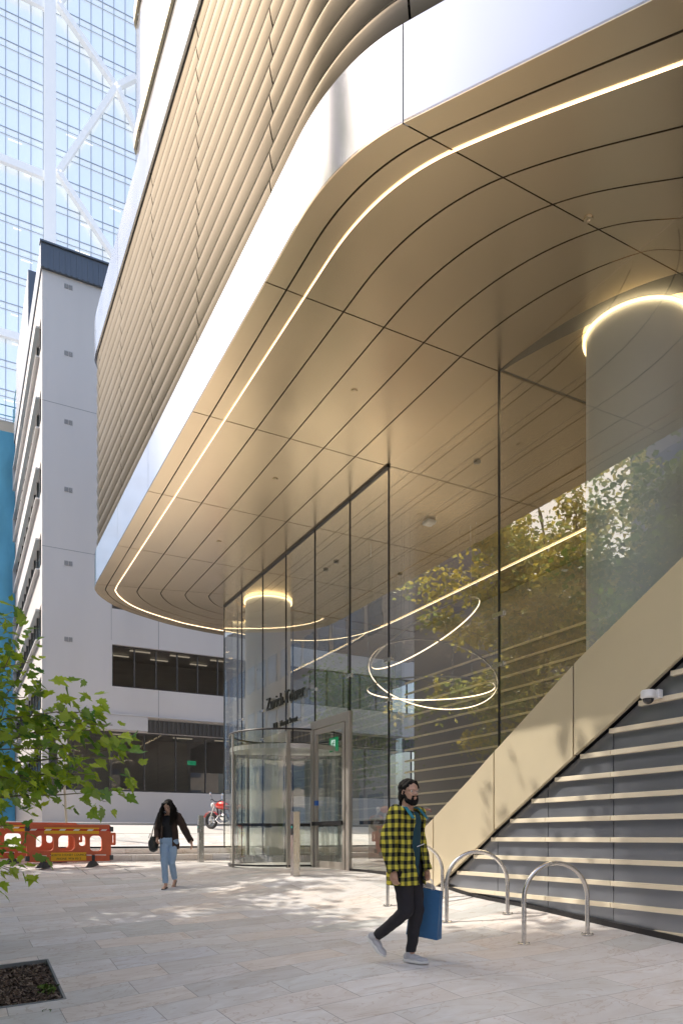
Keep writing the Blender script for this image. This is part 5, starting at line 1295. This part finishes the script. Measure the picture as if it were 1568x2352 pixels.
# trousers
q=MB(); capsule(q,(-.055,0,.90),(.055,0,.90),.115,.115); capsule(q,HIR,KNR,.102,.073); capsule(q,KNR,ANR,.070,.050); capsule(q,HIL,KNL,.102,.073); capsule(q,KNL,ANL,.070,.048)
def kt(c):
    if c.z>.965 or c.z<.105: return False
    d=(Vector(ANR)-Vector(KNR)).normalized()
    return not ((c-Vector(ANR)).length<.1 and (c-Vector(ANR)).dot(d)>-.005)
M['trs']=mat('black_trousers',(.014,.013,.018),.8,var=.2,vscale=10)
remeshed(q,'trousers',M['trs'],man,.009,4,.006,13,keep=kt,seed=4)
M['shoe']=mat('white_knit_shoe',(.50,.50,.53),.7,bump=.4,bscale=200); M['sole']=mat('white_sole',(.72,.72,.70),.5)
def shoe(an,toe_dir,up,par,mt=None,ms=None,L_=.185):
    an=Vector(an); t=Vector(toe_dir).normalized(); up=Vector(up).normalized(); up=(up-t*up.dot(t)).normalized(); s_=t.cross(up)
    Rm_=Matrix((s_,t,up)).transposed()
    q=MB(); ell(q,an+t*(-.035)-up*.045,(.036,.045,.045),Rm_); ell(q,an+t*.04-up*.045,(.040,.075,.036),Rm_); ell(q,an+t*.125-up*.055,(.042,.068,.026),Rm_); capsule(q,an-t*.01+up*.005,an-t*.01-up*.03,.042,.042)
    o=remeshed(q,'shoe',mt or M['shoe'],par,.006,4)
    q=MB(); pts=[(-.078,.0),(-.07,.028),(-.02,.032),(.05,.038),(.13,.043),(.175,.03),(.195,.0),(.175,-.03),(.13,-.040),(.05,-.034),(-.02,-.032),(-.07,-.028)]
    n=len(pts); vs=[]
    for z_,k in ((-.092,.94),(-.085,1.04),(-.068,1.04),(-.062,.9)):
        for (a,b2) in pts: vs.append(an+t*((a-.05)*k+.05)+s_*b2*k+up*(z_+(.012*max(0,(a-.12)/.075) )))
    q.add(vs,[tuple(reversed(range(n))),tuple(3*n+i for i in range(n))]+[(j*n+i,j*n+(i+1)%n,(j+1)*n+(i+1)%n,(j+1)*n+i) for j in range(3) for i in range(n)],0,True)
    s2=q.build('sole',ms or M['sole'],None); s2.parent=o
    q=MB()
    for k in range(5): a=an+t*(.035+.017*k)-up*(.012+.0075*k); q.tube([a-s_*.018,a+up*.005,a+s_*.018],.003,5)
    s3=q.build('laces',M['wtape'],None); s3.parent=o; return o
shoe(ANL,(.02,1,-.03),(0,0,1),man); shoe(ANR,(0,.72,-.70),(0,.7,.72),man)
mp_=on_g(934,2214); hx,hy=.42,-.907; place(man,mp_.x,mp_.y,math.atan2(-hx,hy)); man.location.x+=.0
man.scale=(1,1,1)
# carrier bag (held)
bag=empty('shopping_bag'); tag(bag,'blue paper carrier bag in the walking man\'s left hand','bag'); 
Mman=Matrix.Translation(man.location)@Euler(man.rotation_euler).to_matrix().to_4x4()
bl_=Mman@Vector((-.275,.07,.80)); bag.location=bl_; bag.rotation_euler=(R(-6),R(2),man.rotation_euler.z+R(4))
q=MB(); w0,w1,h0,h1,t_=.15,.165,-.58,-.10,.055
vs=[(-t_,-w1,h0),(t_,-w1,h0),(t_,w1,h0),(-t_,w1,h0),(-t_*.5,-w0,h1),(t_*.5,-w0,h1),(t_*.5,w0,h1-.015),(-t_*.5,w0,h1-.015)]
vs+=[(0,-w1*.93,(h0+h1)/2),(0,w1*.93,(h0+h1)/2)]
q.add(vs,[(0,3,2,1),(0,1,8),(1,5,8),(5,4,8),(4,0,8),(2,3,9),(3,7,9),(7,6,9),(6,2,9),(1,2,6,5),(3,0,4,7)]); o=q.build('bag_body',mat('blue_paper',(.035,.13,.28),.6,var=.3,vscale=4,bump=.5,bscale=9),None); o.parent=bag
q=MB(); 
for s_ in (-1,1): q.tube([(s_*t_*.45,-.06,h1-.02),(s_*.012,-.045,-.03),(0,0,.0),(s_*.012,.045,-.03),(s_*t_*.45,.06,h1-.02)],.004,6)
q.add([(-.02,-.08,h1+.0),(.02,-.07,h1+.03),(.015,.0,h1+.055),(-.02,.06,h1+.03),(.0,.09,h1-.005)],[(0,1,2,3,4)]); o=q.build('bag_handle',M['wtape'],None); o.parent=bag

# --- woman with long dark hair
wo=empty('person'); tag(wo,'woman with long dark wavy hair looking down, in a brown jacket and light blue jeans','person')
HP=(0,0,.86); SHR=(.155,.0,1.285); SHL=(-.155,.0,1.285); ELR=(.24,-.06,1.04); WRR=(.20,.06,.90); ELL=(-.27,-.05,1.045); WRL=(-.40,.02,.845)
HIR=(.08,0,.84); HIL=(-.08,0,.84); KNR=(.055,.10,.47); ANR=(.035,.09,.085); KNL=(-.05,.02,.46); ANL=(-.035,-.20,.16)
b_=MB()
for p,q,r1,r2 in ((HP,(0,0,1.03),.10,.085),((0,0,1.03),(0,.01,1.20),.09,.10),((0,.01,1.26),(0,.045,1.385),.048,.044),((-.11,0,1.27),(.11,0,1.27),.052,.052),(SHR,ELR,.038,.033),(ELR,WRR,.032,.022),(SHL,ELL,.038,.033),(ELL,WRL,.032,.022),(HIR,KNR,.08,.05),(KNR,ANR,.046,.030),(HIL,KNL,.08,.05),(KNL,ANL,.046,.030)): capsule(b_,p,q,r1,r2)
T_,Rm=head(b_,(-.01,.085,1.455),R(-8),R(-30),.92)
hand(b_,WRR,(-.1,.5,-.85),-1,1.2,(-1,0,0)); hand(b_,WRL,(-.35,.3,-.9),1,.6,(1,0,0))
# feet
for an,td in ((ANR,(0,1,-.15)),(ANL,(0,.75,-.75))):
    an=Vector(an); t=Vector(td).normalized(); capsule(b_,an,an-Vector((0,0,.03))-t*.03,.030,.030); capsule(b_,an-Vector((0,0,.035))-t*.02,an-Vector((0,0,.055))+t*.09,.030,.024)
    for k in range(5): a=an-Vector((0,0,.062))+t*.09+Vector((.012*(k-2),0,0)); capsule(b_,a,a+t*(.045-.004*abs(k-1)),.010,.008,8)
remeshed(b_,'body',M['skin2'],wo,.0058,5)
for s_ in (-1,1):
    q=MB(); capsule(q,T_((s_*.040,.0745,.006)),T_((s_*.020,.0795,.003)),.0035,.0035,8); o=q.build('eyelash',M['eye'],None); o.parent=wo
q=MB(); ell(q,T_((0,-.028,.042)),(.086,.096,.084),Rm); ell(q,T_((0,-.065,-.03)),(.082,.05,.09),Rm)
for s_ in (-1,1): ell(q,T_((s_*.070,.0,.0)),(.026,.05,.075),Rm); capsule(q,T_((s_*.03,.045,.088)),T_((s_*.075,.03,.03)),.020,.022)
def kh(c):
    l=Rm.transposed()@(c-Vector((-.01,.085,1.455))); return not (l.y>.056 and l.z<.06 and abs(l.x)<.05)
hr=remeshed(q,'hair',M['hair'],wo,.008,3,.006,50,keep=kh)
q=MB(); r_=random.Random(4)
for i in range(240):
    a=r_.uniform(R(18),R(342)); el=r_.uniform(-.2,1.0)
    lp=Vector((.082*math.sin(a)*math.cos(el*.8),.088*math.cos(a)*math.cos(el*.8)-.02,.03+.075*math.sin(el))); p=T_(lp); out=(p-T_((0,-.02,0))); out.z=0; out=out.normalized() if out.length>1e-4 else Vector((0,-1,0))
    L_=r_.uniform(.22,.40); ph=r_.uniform(0,6.28); am=r_.uniform(.010,.022); pts=[]
    for k in range(12):
        t=k/11; c=p+out*(.075*math.sin(t*1.6)+.03*t)+Vector((0,0,-L_*t**1.15)); c+=Vector((math.cos(ph+t*15),math.sin(ph+t*15),0))*am*t**.5
        if (c.y-.085)>.0 and abs(c.x+.01)<.085 and c.z<1.52: c.x=-.01+math.copysign(.088,c.x+.01)
        pts.append(c)
    q.tube(pts,[.0085*(1-.75*k/11) for k in range(12)],4)
o=q.build('hair_strands',M['hair'],None); o.parent=hr; o['kind']='stuff'
q=MB(); capsule(q,(0,0,.84),(0,.005,1.02),.118,.105,18,(1,.85)); capsule(q,(0,.005,1.02),(0,.02,1.20),.105,.118,18,(1,.9)); capsule(q,(-.10,.01,1.25),(.10,.01,1.25),.060,.060); 
for s_ in (-1,1): ell(q,(s_*.055,.075,1.15),(.055,.05,.055))
M['blk']=mat('black_top',(.010,.012,.016),.8)
remeshed(q,'top',M['blk'],wo,.009,5,.003,10,keep=lambda c:c.z>.79 and c.z<1.295)
q=MB(); capsule(q,(0,-.015,.76),(0,-.01,1.02),.165,.140,18,(1.05,.80)); capsule(q,(0,-.01,1.02),(0,-.0,1.20),.140,.140,18,(1,.85)); capsule(q,(-.13,-.005,1.26),(.13,-.005,1.26),.070,.070); capsule(q,SHR,ELR,.066,.058); capsule(q,ELR,WRR,.058,.043); capsule(q,SHL,ELL,.066,.060); capsule(q,ELL,WRL,.060,.046)
def kw(c):
    if c.z<.70: return False
    if abs(c.x)<.15 and c.y>.02 and abs(c.x)<.075+(1.2-c.z)*.03: return False
    if c.z>1.31 and abs(c.x)<.07: return False
    for w,el in ((WRR,ELR),(WRL,ELL)):
        w=Vector(w); d=(w-Vector(el)).normalized()
        if (c-w).length<.08 and (c-w).dot(d)>.012: return False
    return True
jk=remeshed(q,'jacket',mat('dark_brown_fleece',(.045,.028,.022),.9,var=.35,vscale=14,bump=.6,bscale=60),wo,.009,4,.007,11,keep=kw,seed=1); md=jk.modifiers.new('thick','SOLIDIFY'); md.thickness=.008; md.offset=1
q=MB(); capsule(q,(-.045,0,.85),(.045,0,.85),.112,.112); capsule(q,HIR,KNR,.098,.066); capsule(q,KNR,ANR,.062,.052); capsule(q,HIL,KNL,.098,.066); capsule(q,KNL,ANL,.062,.052)
def kj2(c):
    if c.z>.90: return False
    for an,kn in ((ANR,KNR),(ANL,KNL)):
        an=Vector(an); d=(an-Vector(kn)).normalized()
        if (c-an).length<.10 and (c-an).dot(d)>-.008: return False
    return True
remeshed(q,'jeans',mat('light_blue_denim',(.30,.44,.62),.8,var=.18,vscale=5,bump=.3,bscale=120),wo,.009,4,.005,14,keep=kj2,seed=7)
for an,td in ((ANR,(0,1,-.15)),(ANL,(0,.75,-.75))):
    an=Vector(an); t=Vector(td).normalized(); up=Vector((1,0,0)).cross(t); c=an-Vector((0,0,.078))+t*.035; q=MB(); vs=[]
    pts=[(-.10,0),(-.085,.028),(0,.030),(.08,.040),(.115,.02),(.115,-.02),(.08,-.040),(0,-.030),(-.085,-.028)]
    for dz in (-.008,.004):
        for a,b2 in pts: vs.append(c+t*a+Vector((1,0,0))*b2+up*dz)
    n=len(pts); q.add(vs,[tuple(reversed(range(n))),tuple(range(n,2*n))]+[(i,(i+1)%n,(i+1)%n+n,i+n) for i in range(n)])
    f0=c+t*.075; q.tube([f0+Vector((.03,0,0))-t*.05,f0+up*.028,f0+Vector((-.03,0,0))-t*.05],.005,6); o=q.build('sandal',M['seat'],None); o.parent=wo
wp_=on_g(389,2040); place(wo,wp_.x,wp_.y,math.atan2(-(-SF*.98-CF*.10),(-CF*.98+SF*.10)))
# handbag on her shoulder
hb=empty('handbag'); tag(hb,'black leather shoulder bag hanging at the woman\'s right hip','bag'); Mw=Matrix.Translation(wo.location)@Euler(wo.rotation_euler).to_matrix().to_4x4()
hb.location=Mw@Vector((.27,.05,.82)); hb.rotation_euler=wo.rotation_euler
M['leather']=mat('black_leather',(.018,.024,.024),.35,bump=.3,bscale=40)
q=MB(); ell(q,(0,0,-.03),(.085,.15,.13)); ell(q,(0,.0,-.10),(.08,.14,.08)); capsule(q,(0,-.10,.07),(0,.10,.07),.035,.035); remeshed(q,'bag_body',M['leather'],hb,.009,4,.006,16)
q=MB(); q.tube([(0,-.10,.06),(-.03,-.06,.20),(-.08,-.02,.40),(-.115,-.02,.52),(-.10,.03,.53),(-.06,.05,.40),(-.01,.08,.20),(0,.10,.07)],.008,6); o=q.build('shoulder_strap',M['leather'],hb); o.matrix_parent_inverse=Matrix.Identity(4)
q=MB(); q.tube([(.07,-.05,.07),(.06,-.03,.15),(.06,.03,.15),(.07,.05,.07)],.006,6); o=q.build('buckle_handle',M['steel'],hb); o.matrix_parent_inverse=Matrix.Identity(4)
# ------------------------------------------------------------------ camera, light, world
cam=bpy.data.cameras.new('camera'); co=bpy.data.objects.new('camera',cam); COL.objects.link(co)
cam.sensor_fit='VERTICAL'; cam.sensor_height=36; cam.lens=FPX/2352*36; cam.shift_y=(HOR-1176)/2352; cam.clip_start=.1; cam.clip_end=3000
co.location=(0,0,0); co.rotation_euler=(R(90),0,-YAW); SC.camera=co
sd_=Vector((1,-.85,-1.5)).normalized()
sl=bpy.data.lights.new('sun','SUN'); sl.energy=5.0; sl.angle=R(.53); sl.color=(1,.93,.83); so=bpy.data.objects.new('sun',sl); COL.objects.link(so)
so.rotation_euler=sd_.to_track_quat('-Z','Y').to_euler(); so.location=(-30,30,50)
w=bpy.data.worlds.new('World'); SC.world=w; w.use_nodes=True; nt=w.node_tree; bg=nt.nodes['Background']
sk=nt.nodes.new('ShaderNodeTexSky'); sk.sky_type='NISHITA'; sk.sun_disc=False; sk.sun_elevation=math.asin(-sd_.z); sk.sun_rotation=math.atan2(-sd_.x,-sd_.y)
sk.air_density=1.0; sk.dust_density=6; sk.ozone_density=1.0
nt.links.new(sk.outputs[0],bg.inputs[0]); bg.inputs[1].default_value=.45
SC.view_settings.view_transform='Standard'; SC.view_settings.look='None'; SC.view_settings.exposure=0; SC.view_settings.gamma=1
SC.cycles.use_denoising=True; SC.cycles.max_bounces=10; SC.cycles.transparent_max_bounces=24; SC.cycles.glossy_bounces=5; SC.cycles.diffuse_bounces=4
SC.cycles.sample_clamp_indirect=6; SC.cycles.sample_clamp_direct=2.5; SC.cycles.caustics_reflective=False; SC.cycles.caustics_refractive=False
bpy.context.view_layer.update()
